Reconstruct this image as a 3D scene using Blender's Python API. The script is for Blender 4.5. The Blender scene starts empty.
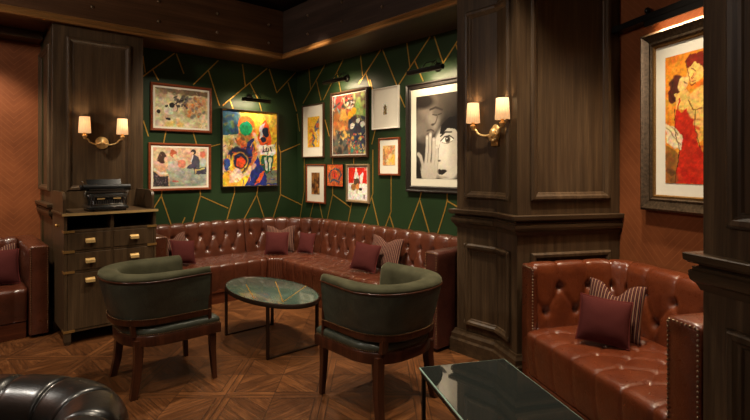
import bpy, math, random
import numpy as np
from mathutils import Vector, Matrix, noise
random.seed(7); np.random.seed(7)
PI = math.pi
scn = bpy.context.scene
COL = scn.collection

# ------------------------------------------------------------------ camera model and the room's two axis systems
F, CX, HY, EYE = 490.0, 375.0, 168.0, 1.45
ANG = math.atan(435 / 490.0)
dA = Vector((math.cos(ANG), math.sin(ANG), 0)); dB = Vector((-math.sin(ANG), math.cos(ANG), 0))
K = Vector((-1.075, 6.757, 0))                        # the corner of the two green walls
ANC = math.atan(120 / 490.0)
dD = Vector((math.cos(ANC), math.sin(ANC), 0)); dC = Vector((-math.sin(ANC), math.cos(ANC), 0))
Q = Vector((0.969, 3.34, 0))                          # the free corner of the panelled column
MA = Matrix.Translation(K) @ Matrix.Rotation(ANG, 4, 'Z')
MC = Matrix.Translation(Q) @ Matrix.Rotation(ANC, 4, 'Z')

def on_plane(px, py, O, n):
    """where the sight line of a photo point meets a real wall plane"""
    d = Vector(((px - CX) / F, 1.0, (HY - py) / F)); c = Vector((0, 0, EYE))
    t = (O - c).dot(n) / d.dot(n)
    return c + d * t
def onA(px, py, v=0.0):
    p = on_plane(px, py, K + dB * v, dB); r = p - K
    return r.dot(dA), p.z
def onB(px, py, u=0.0):
    p = on_plane(px, py, K + dA * u, dA); r = p - K
    return r.dot(dB), p.z
def onC(px, py, u=0.82):
    p = on_plane(px, py, Q + dD * u, dD); r = p - Q
    return r.dot(dC), p.z

# ------------------------------------------------------------------ materials
def srgb(r, g, b):
    def f(c):
        c /= 255.0
        return c / 12.92 if c <= 0.04045 else ((c + 0.055) / 1.055) ** 2.4
    return (f(r), f(g), f(b), 1.0)
class N:
    """tiny node-building helper"""
    def __init__(s, name):
        s.m = bpy.data.materials.new(name); s.m.use_nodes = True
        s.t = s.m.node_tree; s.b = s.t.nodes['Principled BSDF']
    def n(s, typ, **kw):
        x = s.t.nodes.new(typ)
        for k, v in kw.items():
            if k.startswith('i_'):
                x.inputs[k[2:].replace('_', ' ')].default_value = v
            else: setattr(x, k, v)
        return x
    def l(s, a, b): s.t.links.new(a, b)
    def set(s, **kw):
        for k, v in kw.items():
            s.b.inputs[k.replace('_', ' ')].default_value = v
        return s
    def math(s, op, a, b=None, c=None):
        x = s.t.nodes.new('ShaderNodeMath'); x.operation = op
        for i, q in enumerate((a, b, c)):
            if q is None: continue
            if isinstance(q, (int, float)): x.inputs[i].default_value = q
            else: s.l(q, x.inputs[i])
        return x.outputs[0]
    def ramp(s, fac, stops):
        x = s.t.nodes.new('ShaderNodeValToRGB'); e = x.color_ramp.elements
        while len(e) < len(stops): e.new(0.5)
        for q, (p, c) in zip(e, stops): q.position = p; q.color = c
        s.l(fac, x.inputs[0]); return x.outputs[0]
    def coords(s, scale=(1, 1, 1), kind='Object', rot=(0, 0, 0)):
        tc = s.n('ShaderNodeTexCoord'); mp = s.n('ShaderNodeMapping')
        mp.inputs['Scale'].default_value = scale; mp.inputs['Rotation'].default_value = rot
        s.l(tc.outputs[kind], mp.inputs['Vector']); return mp.outputs[0]
    def noise(s, vec, scale, detail=4, rough=0.55, out='Fac'):
        x = s.n('ShaderNodeTexNoise'); x.inputs['Scale'].default_value = scale
        x.inputs['Detail'].default_value = detail; x.inputs['Roughness'].default_value = rough
        s.l(vec, x.inputs['Vector']); return x.outputs[out]
    def bump(s, h, strength=0.2, dist=0.01):
        x = s.n('ShaderNodeBump'); x.inputs['Strength'].default_value = strength
        x.inputs['Distance'].default_value = dist
        s.l(h, x.inputs['Height']); s.l(x.outputs[0], s.b.inputs['Normal'])

def wood(name, c_dark, c_mid, c_light, axis=2, rough=0.42, grain=1.0, coat=0.0):
    k = N(name)
    sc = [26 * grain] * 3; sc[axis] = 1.3 * grain
    v = k.coords(tuple(sc)); a = k.noise(v, 1.0, 6, 0.6)
    sc2 = [140 * grain] * 3; sc2[axis] = 5 * grain
    v2 = k.coords(tuple(sc2)); b = k.noise(v2, 1.0, 3, 0.6)
    f = k.math('ADD', k.math('MULTIPLY', a, 0.7), k.math('MULTIPLY', b, 0.3))
    col = k.ramp(f, [(0.27, c_dark), (0.5, c_mid), (0.74, c_light)])
    k.l(col, k.b.inputs['Base Color']); k.set(Roughness=rough, Specular_IOR_Level=0.28)
    if coat: k.set(Coat_Weight=coat, Coat_Roughness=0.15)
    k.bump(f, 0.25, 0.003)
    return k.m
def leather(name, c1, c2, rough=0.36, coat=0.25, scale=1.0, spec=0.3, bmp=0.55):
    k = N(name); v = k.coords((1, 1, 1))
    a = k.noise(v, 7 * scale, 4, 0.6); col = k.ramp(a, [(0.3, c1), (0.7, c2)])
    k.l(col, k.b.inputs['Base Color'])
    vo = k.n('ShaderNodeTexVoronoi'); vo.inputs['Scale'].default_value = 260 * scale; k.l(v, vo.inputs['Vector'])
    fine = k.noise(v, 34 * scale, 5, 0.65)
    h = k.math('ADD', k.math('MULTIPLY', vo.outputs['Distance'], 0.25), k.math('MULTIPLY', fine, 0.9))
    k.bump(h, bmp, 0.007)
    r = k.n('ShaderNodeMapRange'); r.inputs['To Min'].default_value = rough - 0.07; r.inputs['To Max'].default_value = rough + 0.1
    k.l(fine, r.inputs['Value']); k.l(r.outputs[0], k.b.inputs['Roughness'])
    k.set(Coat_Weight=coat, Coat_Roughness=0.22, Specular_IOR_Level=spec)
    return k.m
def plain(name, c, rough=0.5, metal=0.0, coat=0.0, spec=0.5, var=0.0, bump=0.0, scale=30):
    k = N(name); k.set(Base_Color=c, Roughness=rough, Metallic=metal, Coat_Weight=coat, Specular_IOR_Level=spec)
    if var or bump:
        v = k.coords(); a = k.noise(v, scale, 4)
        if var:
            lo = tuple(x * (1 - var) for x in c[:3]) + (1,); hi = tuple(min(1, x * (1 + var)) for x in c[:3]) + (1,)
            k.l(k.ramp(a, [(0.3, lo), (0.7, hi)]), k.b.inputs['Base Color'])
        if bump: k.bump(a, bump, 0.003)
    return k.m

M = {}
M['oak'] = wood('dark_oak', srgb(42, 31, 21), srgb(68, 52, 36), srgb(94, 74, 52), 2, 0.36)
M['oak_h'] = wood('dark_oak_along', srgb(36, 26, 17), srgb(61, 46, 31), srgb(85, 66, 45), 0, 0.34)
M['oak_h2'] = wood('dark_oak_across', srgb(36, 26, 17), srgb(61, 46, 31), srgb(85, 66, 45), 1, 0.34)
M['beam_a'] = wood('beam_oak_lit', srgb(52, 33, 20), srgb(76, 50, 31), srgb(98, 66, 42), 0, 0.4, 0.6)
M['beam_b'] = wood('beam_oak_dim_across', srgb(40, 32, 28), srgb(60, 47, 40), srgb(80, 64, 54), 1, 0.4, 0.6)  # greyer and darker than beam_a: the dimmer light here is put into the colour
M['bead'] = wood('bead_oak_lit', srgb(92, 60, 30), srgb(122, 82, 42), srgb(150, 104, 58), 0, 0.36, 0.7)  # paler than the beams: golden light on the moulding put into the colour
M['bead2'] = wood('bead_oak_lit_across', srgb(92, 60, 30), srgb(122, 82, 42), srgb(150, 104, 58), 1, 0.36, 0.7)
M['ceiling'] = wood('ceiling_oak', srgb(30, 20, 15), srgb(44, 30, 22), srgb(60, 42, 30), 0, 0.5, 0.5)
M['cabinet'] = wood('cabinet_oak', srgb(44, 33, 21), srgb(70, 53, 35), srgb(94, 73, 50), 2, 0.38)
M['mahogany'] = wood('mahogany', srgb(30, 14, 8), srgb(54, 27, 15), srgb(80, 42, 24), 2, 0.28, 1.0, 0.4)
M['plinth'] = wood('plinth_mahogany', srgb(50, 24, 13), srgb(82, 40, 22), srgb(110, 58, 33), 0, 0.35, 0.8)
M['leather'] = leather('chestnut_leather', srgb(66, 31, 18), srgb(88, 44, 27), 0.28, 0.85)
M['leather_orange'] = leather('tan_leather', srgb(80, 34, 16), srgb(104, 49, 24), 0.28, 0.8)
M['leather_dark'] = leather('oxblood_leather', srgb(52, 24, 18), srgb(72, 35, 25), 0.36, 0.25)
M['black_leather'] = leather('black_leather', srgb(15, 13, 11), srgb(24, 21, 18), 0.34, 0.6, 1.0, 0.4, 0.15)
M['green_leather'] = leather('bottle_green_leather', srgb(44, 48, 40), srgb(60, 64, 53), 0.36, 0.3, 1.2)
M['brass'] = plain('brass', srgb(226, 188, 122), 0.38, 0.55, var=0.12, scale=12)
M['old_brass'] = plain('aged_brass', srgb(182, 140, 80), 0.38, 0.75, var=0.2, scale=14)
M['inlay'] = plain('brass_inlay', srgb(206, 158, 72), 0.42, 0.75, var=0.1)
M['dull_nail'] = plain('dull_bronze_nail', srgb(112, 82, 50), 0.4, 0.7)
M['stud'] = plain('pewter_stud', srgb(150, 132, 108), 0.35, 1.0)
M['black_metal'] = plain('black_metal', srgb(30, 27, 25), 0.38, 0.6, spec=0.5)
M['bronze'] = plain('dark_bronze', srgb(52, 38, 28), 0.38, 0.7)
M['typewriter'] = plain('black_enamel', srgb(30, 30, 29), 0.2, 0.0, coat=1.0)
M['steel'] = plain('worn_steel', srgb(150, 146, 138), 0.3, 1.0)
M['rubber'] = plain('black_rubber', srgb(22, 22, 22), 0.55)
M['paper'] = plain('mat_board', srgb(226, 219, 200), 0.85, var=0.02)
M['paper_grey'] = plain('cream_mat_board', srgb(212, 205, 184), 0.85, var=0.02)
M['frame_red'] = wood('cherry_frame', srgb(84, 36, 18), srgb(116, 54, 28), srgb(140, 72, 40), 0, 0.35)
M['frame_black'] = plain('black_frame', srgb(36, 31, 27), 0.35, coat=0.2, var=0.2)
M['frame_brown'] = wood('brown_frame', srgb(48, 30, 20), srgb(70, 46, 31), srgb(94, 64, 44), 2, 0.38)
M['frame_taupe'] = wood('taupe_frame', srgb(92, 74, 52), srgb(122, 100, 72), srgb(146, 122, 90), 2, 0.45)
M['frame_white'] = plain('white_frame', srgb(228, 222, 208), 0.5)
M['gilt'] = plain('gilt_slip', srgb(150, 112, 62), 0.4, 0.8, var=0.3, scale=120)
M['pewter_frame'] = plain('blackened_silver_frame', srgb(96, 80, 62), 0.36, 0.75, var=0.45, bump=0.3, scale=60)
M['burgundy'] = plain('burgundy_cloth', srgb(72, 33, 31), 0.9, spec=0.05, var=0.12, bump=0.4, scale=260)
M['burgundy_cord'] = plain('burgundy_cord', srgb(86, 37, 34), 0.85, spec=0.05)

def k_green():
    k = N('bottle_green_panel'); v = k.coords()
    a = k.noise(v, 2.2, 3); col = k.ramp(a, [(0.3, srgb(30, 46, 25)), (0.7, srgb(35, 55, 30))])
    k.l(col, k.b.inputs['Base Color']); k.set(Roughness=0.42, Specular_IOR_Level=0.3)
    f = k.noise(k.coords((1, 1, 0.06)), 60, 3); k.bump(f, 0.06, 0.003)
    return k.m
M['green'] = k_green()
def k_red(name, vert_axis_scale):
    """russet herringbone wall cloth: fine diagonal ribs"""
    k = N(name); tc = k.n('ShaderNodeTexCoord'); sp = k.n('ShaderNodeSeparateXYZ'); k.l(tc.outputs['Object'], sp.inputs[0])
    h = k.math('ADD', sp.outputs[0], sp.outputs[1])
    tri = k.math('PINGPONG', h, 0.42)
    d = k.math('FRACT', k.math('MULTIPLY', k.math('ADD', sp.outputs[2], tri), 17.0))
    rib = k.math('LESS_THAN', d, 0.12)
    nz = k.noise(k.coords(), 5, 4)
    base = k.ramp(nz, [(0.3, srgb(106, 58, 31)), (0.7, srgb(126, 71, 39))])
    mx = k.n('ShaderNodeMix', data_type='RGBA'); k.l(k.math('MULTIPLY', rib, 0.35), mx.inputs[0])
    k.l(base, mx.inputs[6]); mx.inputs[7].default_value = srgb(146, 88, 54)
    k.l(mx.outputs[2], k.b.inputs['Base Color']); k.set(Roughness=0.55, Specular_IOR_Level=0.15)
    k.bump(rib, 0.2, 0.002)
    return k.m
M['russet'] = k_red('russet_wall_cloth', 1)

def k_velvet():
    k = N('green_velvet'); v = k.coords(); a = k.noise(v, 9, 4)
    k.l(k.ramp(a, [(0.3, srgb(50, 49, 34)), (0.7, srgb(70, 68, 50))]), k.b.inputs['Base Color'])
    k.set(Roughness=0.8, Sheen_Weight=0.25, Sheen_Roughness=0.35, Sheen_Tint=srgb(200, 196, 160), Specular_IOR_Level=0.08)
    k.bump(k.noise(v, 220, 2), 0.25, 0.002)
    return k.m
M['velvet'] = k_velvet()
def k_stripe():
    k = N('striped_cloth'); tc = k.n('ShaderNodeTexCoord'); sp = k.n('ShaderNodeSeparateXYZ'); k.l(tc.outputs['Object'], sp.inputs[0])
    d = k.math('FRACT', k.math('MULTIPLY', sp.outputs[0], 54.0))
    wide = k.math('LESS_THAN', d, 0.34)
    thin = k.math('MULTIPLY', k.math('GREATER_THAN', d, 0.62), k.math('LESS_THAN', d, 0.72))
    mx = k.n('ShaderNodeMix', data_type='RGBA'); k.l(wide, mx.inputs[0]); mx.inputs[6].default_value = srgb(38, 27, 29); mx.inputs[7].default_value = srgb(130, 96, 78)
    m2 = k.n('ShaderNodeMix', data_type='RGBA'); k.l(thin, m2.inputs[0]); k.l(mx.outputs[2], m2.inputs[6]); m2.inputs[7].default_value = srgb(120, 60, 52)
    k.l(m2.outputs[2], k.b.inputs['Base Color']); k.set(Roughness=0.9, Specular_IOR_Level=0.05)
    k.bump(k.noise(k.coords(), 300, 2), 0.3, 0.002)
    return k.m
M['stripe'] = k_stripe()
def k_marble():
    k = N('green_marble_top'); v = k.coords(); a = k.noise(v, 5, 8, 0.65); a2 = k.noise(v, 22, 5, 0.7)
    f = k.math('ADD', k.math('MULTIPLY', a, 0.7), k.math('MULTIPLY', a2, 0.3))
    k.l(k.ramp(f, [(0.35, srgb(54, 71, 62)), (0.55, srgb(72, 90, 79)), (0.72, srgb(100, 117, 104))]), k.b.inputs['Base Color'])
    k.set(Roughness=0.2, Coat_Weight=0.6, Coat_Roughness=0.08)
    return k.m
M['marble'] = k_marble()
M['glass_edge'] = plain('green_glass_edge', srgb(120, 142, 130), 0.15, coat=0.5)
M['black_glass'] = plain('smoked_black_glass', srgb(30, 33, 31), 0.03, coat=1.0, spec=1.0)

def k_floor():
    k = N('parquet_oak')
    tc = k.n('ShaderNodeTexCoord'); sp = k.n('ShaderNodeSeparateXYZ'); k.l(tc.outputs['Object'], sp.inputs[0])
    S = 0.62
    X = k.math('DIVIDE', k.math('SUBTRACT', sp.outputs[0], -0.955), S); Y = k.math('DIVIDE', k.math('SUBTRACT', sp.outputs[1], 3.13), S)
    ix = k.math('FLOOR', X); iy = k.math('FLOOR', Y)
    qx = k.math('SUBTRACT', k.math('SUBTRACT', X, ix), 0.5); qy = k.math('SUBTRACT', k.math('SUBTRACT', Y, iy), 0.5)
    ax = k.math('ABSOLUTE', qx); ay = k.math('ABSOLUTE', qy)
    bx = k.math('GREATER_THAN', ax, 0.43); by = k.math('GREATER_THAN', ay, 0.43)
    border = k.math('MAXIMUM', bx, by)
    quad = k.math('GREATER_THAN', k.math('MULTIPLY', qx, qy), 0.0)
    su = k.math('ADD', qx, qy); di = k.math('SUBTRACT', qx, qy)
    def mix(fac, a, b): return k.math('ADD', k.math('MULTIPLY', a, k.math('SUBTRACT', 1.0, fac)), k.math('MULTIPLY', b, fac))
    acr = mix(quad, su, di); alo = mix(quad, di, su)
    # border bands: planks run along the band
    acr = mix(border, acr, mix(by, qx, qy)); alo = mix(border, alo, mix(by, qy, qx))
    wid = 6.0
    pid = k.math('FLOOR', k.math('MULTIPLY', acr, wid)); pf = k.math('FRACT', k.math('MULTIPLY', acr, wid))
    sx = k.math('GREATER_THAN', qx, 0.0)
    idv = k.n('ShaderNodeCombineXYZ')
    k.l(k.math('ADD', k.math('MULTIPLY', ix, 3.1), k.math('MULTIPLY', border, 17.0)), idv.inputs[0])
    k.l(k.math('ADD', k.math('MULTIPLY', iy, 5.7), k.math('MULTIPLY', quad, 9.0)), idv.inputs[1])
    k.l(k.math('ADD', pid, k.math('MULTIPLY', sx, 31.0)), idv.inputs[2])
    wn = k.n('ShaderNodeTexWhiteNoise'); k.l(idv.outputs[0], wn.inputs['Vector'])
    gv = k.n('ShaderNodeCombineXYZ')
    k.l(k.math('MULTIPLY', acr, 40.0), gv.inputs[0]); k.l(k.math('MULTIPLY', alo, 3.2), gv.inputs[1])
    k.l(k.math('MULTIPLY', wn.outputs['Value'], 37.0), gv.inputs[2])
    g = k.noise(gv.outputs[0], 1.0, 6, 0.62)
    tone = k.math('ADD', k.math('MULTIPLY', g, 0.84), k.math('MULTIPLY', wn.outputs['Value'], 0.16))
    col = k.ramp(tone, [(0.22, srgb(40, 21, 9)), (0.5, srgb(82, 48, 23)), (0.78, srgb(126, 79, 42))])
    # joints
    j1 = k.math('LESS_THAN', k.math('MINIMUM', pf, k.math('SUBTRACT', 1.0, pf)), 0.035)
    dg = k.math('LESS_THAN', k.math('MINIMUM', ax, ay), 0.004)
    e1 = k.math('LESS_THAN', k.math('ABSOLUTE', k.math('SUBTRACT', k.math('MAXIMUM', ax, ay), 0.43)), 0.005)
    e2 = k.math('LESS_THAN', k.math('ABSOLUTE', k.math('SUBTRACT', k.math('MAXIMUM', ax, ay), 0.5)), 0.005)
    jj = k.math('MAXIMUM', k.math('MULTIPLY', j1, 0.8), k.math('MAXIMUM', dg, k.math('MAXIMUM', e1, e2)))
    mx = k.n('ShaderNodeMix', data_type='RGBA'); k.l(k.math('MULTIPLY', jj, 0.75), mx.inputs[0]); k.l(col, mx.inputs[6]); mx.inputs[7].default_value = srgb(30, 17, 9)
    k.l(mx.outputs[2], k.b.inputs['Base Color'])
    rr = k.math('ADD', k.math('MULTIPLY', g, 0.25), 0.27); k.l(rr, k.b.inputs['Roughness']); k.set(Specular_IOR_Level=0.3)
    k.bump(k.math('SUBTRACT', k.math('MULTIPLY', g, 0.5), jj), 0.3, 0.002)
    return k.m
M['floor'] = k_floor()
def k_shade():
    k = N('pleated_lamp_shade')
    k.set(Base_Color=srgb(250, 226, 184), Roughness=0.85, Specular_IOR_Level=0.1, Emission_Color=(1.0, 0.62, 0.30, 1), Emission_Strength=0.6)
    tr = k.n('ShaderNodeBsdfTranslucent'); tr.inputs['Color'].default_value = (1.0, 0.74, 0.42, 1)
    mx = k.n('ShaderNodeMixShader'); mx.inputs[0].default_value = 0.13
    out = k.t.nodes['Material Output']; k.l(k.b.outputs[0], mx.inputs[1]); k.l(tr.outputs[0], mx.inputs[2]); k.l(mx.outputs[0], out.inputs['Surface'])
    return k.m
M['shade'] = k_shade()
k = N('glowing_bulb'); k.set(Base_Color=(1, .8, .5, 1), Emission_Color=(1.0, 0.68, 0.36, 1), Emission_Strength=14); M['bulb'] = k.m
k = N('painted_surface'); at = k.n('ShaderNodeAttribute', attribute_name='Col'); k.l(at.outputs['Color'], k.b.inputs['Base Color']); k.set(Roughness=0.6, Specular_IOR_Level=0.3)
k.bump(k.noise(k.coords(), 90, 4), 0.15, 0.003); M['paint'] = k.m
k = N('printed_paper'); at = k.n('ShaderNodeAttribute', attribute_name='Col'); k.l(at.outputs['Color'], k.b.inputs['Base Color']); k.set(Roughness=0.45, Specular_IOR_Level=0.3); M['print'] = k.m

# ------------------------------------------------------------------ mesh building
class MB:
    def __init__(s): s.v = []; s.f = []; s.mi = []; s.cur = 0
    def add(s, vs, fs, T=None):
        o = len(s.v)
        if T is not None: vs = [T @ Vector(p) for p in vs]
        s.v += [tuple(p) for p in vs]
        for q in fs: s.f.append(tuple(i + o for i in q)); s.mi.append(s.cur)
        return s
    def box(s, x0, x1, y0, y1, z0, z1, T=None):
        vs = [(x, y, z) for z in (z0, z1) for y in (y0, y1) for x in (x0, x1)]
        return s.add(vs, [(0, 2, 3, 1), (4, 5, 7, 6), (0, 1, 5, 4), (2, 6, 7, 3), (0, 4, 6, 2), (1, 3, 7, 5)], T)
    def loft(s, rings, closed=True, caps=True, loop=False, T=None):
        n = len(rings[0]); vs = [p for r in rings for p in r]; fs = []
        m = len(rings)
        for i in range(m if loop else m - 1):
            a = i * n; b = ((i + 1) % m) * n
            for j in range(n if closed else n - 1):
                k2 = (j + 1) % n
                fs.append((a + j, a + k2, b + k2, b + j))
        if caps and not loop and closed:
            fs.append(tuple(range(n - 1, -1, -1))); fs.append(tuple((m - 1) * n + j for j in range(n)))
        return s.add(vs, fs, T)
    def lathe(s, prof, seg=20, T=None, caps=True):
        rings = [[(r * math.cos(2 * PI * j / seg), r * math.sin(2 * PI * j / seg), z) for j in range(seg)] for r, z in prof]
        return s.loft(rings, True, caps, False, T)
    def tube(s, pts, r, seg=10, T=None, caps=True, loop=False):
        pts = [Vector(p) for p in pts]; m = len(pts); rings = []; up = None
        rr = r if isinstance(r, (list, tuple)) else [r] * m
        for i, p in enumerate(pts):
            if loop: t = pts[(i + 1) % m] - pts[i - 1]
            else: t = pts[min(i + 1, m - 1)] - pts[max(i - 1, 0)]
            t.normalize()
            if up is None:
                up = Vector((0, 0, 1)) if abs(t.z) < 0.9 else Vector((1, 0, 0))
            a = (up - t * up.dot(t)).normalized(); up = a; b = t.cross(a)
            rings.append([p + (a * math.cos(2 * PI * j / seg) + b * math.sin(2 * PI * j / seg)) * rr[i] for j in range(seg)])
        return s.loft(rings, True, caps, loop, T)
    def prism(s, poly, z0, z1, T=None):
        n = len(poly)
        vs = [(x, y, z0) for x, y in poly] + [(x, y, z1) for x, y in poly]
        fs = [(j, (j + 1) % n, n + (j + 1) % n, n + j) for j in range(n)]
        fs += [tuple(range(n - 1, -1, -1)), tuple(range(n, 2 * n))]
        return s.add(vs, fs, T)
    def ball(s, c, r, seg=12, rings=8, sc=(1, 1, 1), T=None):
        vs = [(c[0], c[1], c[2] - r * sc[2])]; fs = []
        for i in range(1, rings):
            th = -PI / 2 + PI * i / rings
            for j in range(seg):
                ph = 2 * PI * j / seg
                vs.append((c[0] + r * sc[0] * math.cos(th) * math.cos(ph), c[1] + r * sc[1] * math.cos(th) * math.sin(ph), c[2] + r * sc[2] * math.sin(th)))
        vs.append((c[0], c[1], c[2] + r * sc[2])); top = len(vs) - 1
        for j in range(seg):
            fs.append((0, 1 + (j + 1) % seg, 1 + j)); fs.append((top, top - seg + j, top - seg + (j + 1) % seg))
        for i in range(rings - 2):
            for j in range(seg):
                a = 1 + i * seg; fs.append((a + j, a + (j + 1) % seg, a + seg + (j + 1) % seg, a + seg + j))
        return s.add(vs, fs, T)
    def obj(s, name, mats, parent=None, smooth=False, bevel=0.0, mat=None, seg=2, auto=None, fixn=True):
        me = bpy.data.meshes.new(name); me.from_pydata(s.v, [], s.f)
        for q in (mats if isinstance(mats, (list, tuple)) else [mats]): me.materials.append(q)
        if max(s.mi, default=0) > 0: me.polygons.foreach_set('material_index', s.mi)
        if fixn:
            import bmesh
            b = bmesh.new(); b.from_mesh(me); bmesh.ops.recalc_face_normals(b, faces=b.faces); b.to_mesh(me); b.free()
        if smooth: me.polygons.foreach_set('use_smooth', [True] * len(me.polygons))
        if auto is not None:
            me.polygons.foreach_set('use_smooth', [True] * len(me.polygons)); me.set_sharp_from_angle(angle=math.radians(auto))
        o = bpy.data.objects.new(name, me); COL.objects.link(o)
        if mat is not None: o.matrix_world = mat
        if parent is not None: o.parent = parent
        if bevel:
            bv = o.modifiers.new('bevel', 'BEVEL'); bv.width = bevel; bv.segments = seg; bv.limit_method = 'ANGLE'; bv.angle_limit = math.radians(40)
        return o
def tag(o, label=None, cat=None, group=None, kind=None):
    if label: o['label'] = label
    if cat: o['category'] = cat
    if group: o['group'] = group
    if kind: o['kind'] = kind
    return o
def thing(name, label, cat, M4, group=None):
    o = bpy.data.objects.new(name, None); COL.objects.link(o); o.matrix_world = M4; o.empty_display_size = 0.1
    return tag(o, label, cat, group)
def struct(o): o['kind'] = 'structure'; return o
def copy_tree(o, parent=None):
    c = o.copy(); COL.objects.link(c)
    if parent is not None: c.parent = parent
    for ch in list(o.children): copy_tree(ch, c)
    return c
def setmat(o, M4): o.matrix_world = M4
def LA(u, v, z=0, rz=0): return MA @ Matrix.Translation((u, v, z)) @ Matrix.Rotation(rz, 4, 'Z')
def LC(u, v, z=0, rz=0): return MC @ Matrix.Translation((u, v, z)) @ Matrix.Rotation(rz, 4, 'Z')

def miter_normals(pts, side=1, closed=False):
    """outward normals (mitred) along a plan polyline; side=+1 is to the left of travel"""
    n = len(pts); out = []
    for i in range(n):
        def nrm(a, b):
            d = (Vector(b) - Vector(a)); d.normalize(); return Vector((-d.y, d.x)) * side
        if closed: n1, n2 = nrm(pts[i - 1], pts[i]), nrm(pts[i], pts[(i + 1) % n])
        elif i == 0: n1 = n2 = nrm(pts[0], pts[1])
        elif i == n - 1: n1 = n2 = nrm(pts[-2], pts[-1])
        else: n1, n2 = nrm(pts[i - 1], pts[i]), nrm(pts[i], pts[i + 1])
        m = (n1 + n2); m.normalize(); out.append(m / max(0.3, m.dot(n1)))
    return out
def sweep_plan(mb, pts, prof, side=1, closed=False):
    """prof = closed ring of (outward offset, z) swept along plan polyline pts"""
    ns = miter_normals(pts, side, closed)
    rings = [[(p[0] + n.x * o, p[1] + n.y * o, z) for o, z in prof] for p, n in zip(pts, ns)]
    mb.loft(rings, True, True, closed); return mb
def frame_ring(mb, w0, w1, z0, z1, prof, to3):
    """picture-frame moulding: prof = closed ring of (inset from outer edge, height off the wall); to3(a, z, h) -> point"""
    rings = []
    for sa, sz in ((0, 0), (1, 0), (1, 1), (0, 1)):
        ring = []
        for ins, h in prof:
            a = (w1 - ins) if sa else (w0 + ins); z = (z1 - ins) if sz else (z0 + ins)
            ring.append(to3(a, z, h))
        rings.append(ring)
    mb.loft(rings, True, False, True); return mb
PANEL_PROF = [(0, 0), (0, 0.014), (0.012, 0.026), (0.03, 0.024), (0.042, 0.012), (0.052, 0.008), (0.058, 0)]

# ------------------------------------------------------------------ room shell
TOP = 3.42
A2 = lambda u, v: (K + dA * u + dB * v)
C2 = lambda u, v: (Q + dD * u + dC * v)
b = MB(); b.box(-7, 6.5, -3.2, 9, -0.1, 0); struct(b.obj('floor', M['floor']))
b = MB(); b.box(-7, 6.5, -3.2, 9, TOP, TOP + 0.1); struct(b.obj('ceiling', M['ceiling']))
# green walls (local A axes: x=u, y=v)
b = MB(); b.box(-2.92, 0.1, 0, 0.1, 0, 2.9); struct(b.obj('wall_left', M['green'], mat=MA))
b = MB(); b.box(0, 0.1, -4.2, 0.0, 0, 2.9); struct(b.obj('wall_middle', M['green'], mat=MA))
# gold inlay: straight brass strips let into the green panels, traced onto the wall planes
segA = [(142.1,77,174.3,53.4),(142.7,56,145.1,72),(152.3,69,158.2,80),(176.4,54,183.7,73.4),(193.5,84.4,218,60.7),(208.5,71,219.3,105.3),
 (222.7,105.3,266.7,68.7),(242.4,64.7,245.3,86),(250,83.3,258.7,100.7),(258.7,100.7,262,113),(230,100.7,234,112),(269.3,69.3,276.7,92.7),(276.7,92.7,295.3,72.7),
 (288,82.7,296.4,111),(143.3,121,148.3,136),(166,131,163.5,143),(193,132,196.7,145),(210,146.7,222,143.6),(280.6,152.2,296.6,145.4),
 (280.4,152.7,280.4,194.5),(278,144,280.4,152.7),(153.9,207.7,161.3,196),(161.3,196,171.5,226),(161.3,196,161.8,190),(181,226,184.8,217.7),(191,228,200.3,196),
 (200.3,196,200.3,188),(200.3,196,227.8,208.1),(225,226,234.5,192.8),(234.5,192.8,234.5,185),(243,221,256.6,195),(256.6,195,258.4,184),(256.6,195,265.2,221),
 (271.8,222,280.4,194.5),(280.4,194.5,296.6,202.4)]
segB = [(309,68.7,310.7,89.3),(303.2,103.2,324.7,65.3),(316.7,81.3,321,100.2),(323.6,99.6,343,60),(337.3,73.3,341,92),(360.7,56,362.7,75.3),(358.5,84.5,380.7,50),
 (366,73.3,370,86),(382.7,50,396.7,84.7),(407,43.3,410,66.5),(399,84.5,430,37),(414.7,60.7,423.3,81),(434.4,36.7,443.3,63.3),(443.3,63.3,460,37.3),(456,44.5,461,60),
 (370,80,372.7,89.5),(400,95.3,405,107),(297.3,114,299.7,131),(325,120,329.4,136),(372,144,375.6,129),(297.4,145,300,144),
 (373,150,373,193.4),(373,193.4,362,224),(372,197.5,379,227),(304.4,157,304.4,191),(304.4,191,300,219),(332.8,157,332.8,194.5),(332.8,194.5,350.7,207.5),
 (332.8,194.5,326.8,222),(354,157,354,166),(297.4,202.4,302,205.3),(313.9,202,309.2,221),(319.4,202,323.2,221),(352,202,348,224),(391.3,173,391.3,211.5),(391.3,211.5,385.4,227),
 (389.9,215.5,394,229),(421.4,192.5,419.8,199.6),(419.8,199.6,408,231),(419.8,199.6,429.6,233.5),(447.4,193,447.4,201),(447.4,201,444.7,211.5),(444.7,211.5,437.6,234),(447.4,201,462,209.4)]
def inlay(mb, a, c, horiz):
    (s0, z0), (s1, z1) = a, c; d = Vector((s1 - s0, z1 - z0)); L = d.length; d /= L; n = Vector((-d.y, d.x)) * 0.0062
    d *= 0.004; q = []
    for h in (0.0005, -0.004):
        for (s, z) in ((s0 - d.x - n.x, z0 - d.y - n.y), (s1 + d.x - n.x, z1 + d.y - n.y), (s1 + d.x + n.x, z1 + d.y + n.y), (s0 - d.x + n.x, z0 - d.y + n.y)):
            q.append((s, h, z) if horiz else (h, s, z))
    mb.add(q, [(0, 1, 2, 3), (7, 6, 5, 4), (0, 4, 5, 1), (1, 5, 6, 2), (2, 6, 7, 3), (3, 7, 4, 0)])
b = MB()
for x0, y0, x1, y1 in segA: inlay(b, onA(x0, y0), onA(x1, y1), True)
struct(b.obj('trim_1', M['inlay'], mat=MA))
b = MB()
for x0, y0, x1, y1 in segB: inlay(b, onB(x0, y0), onB(x1, y1), False)
struct(b.obj('trim_2', M['inlay'], mat=MA))

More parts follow.
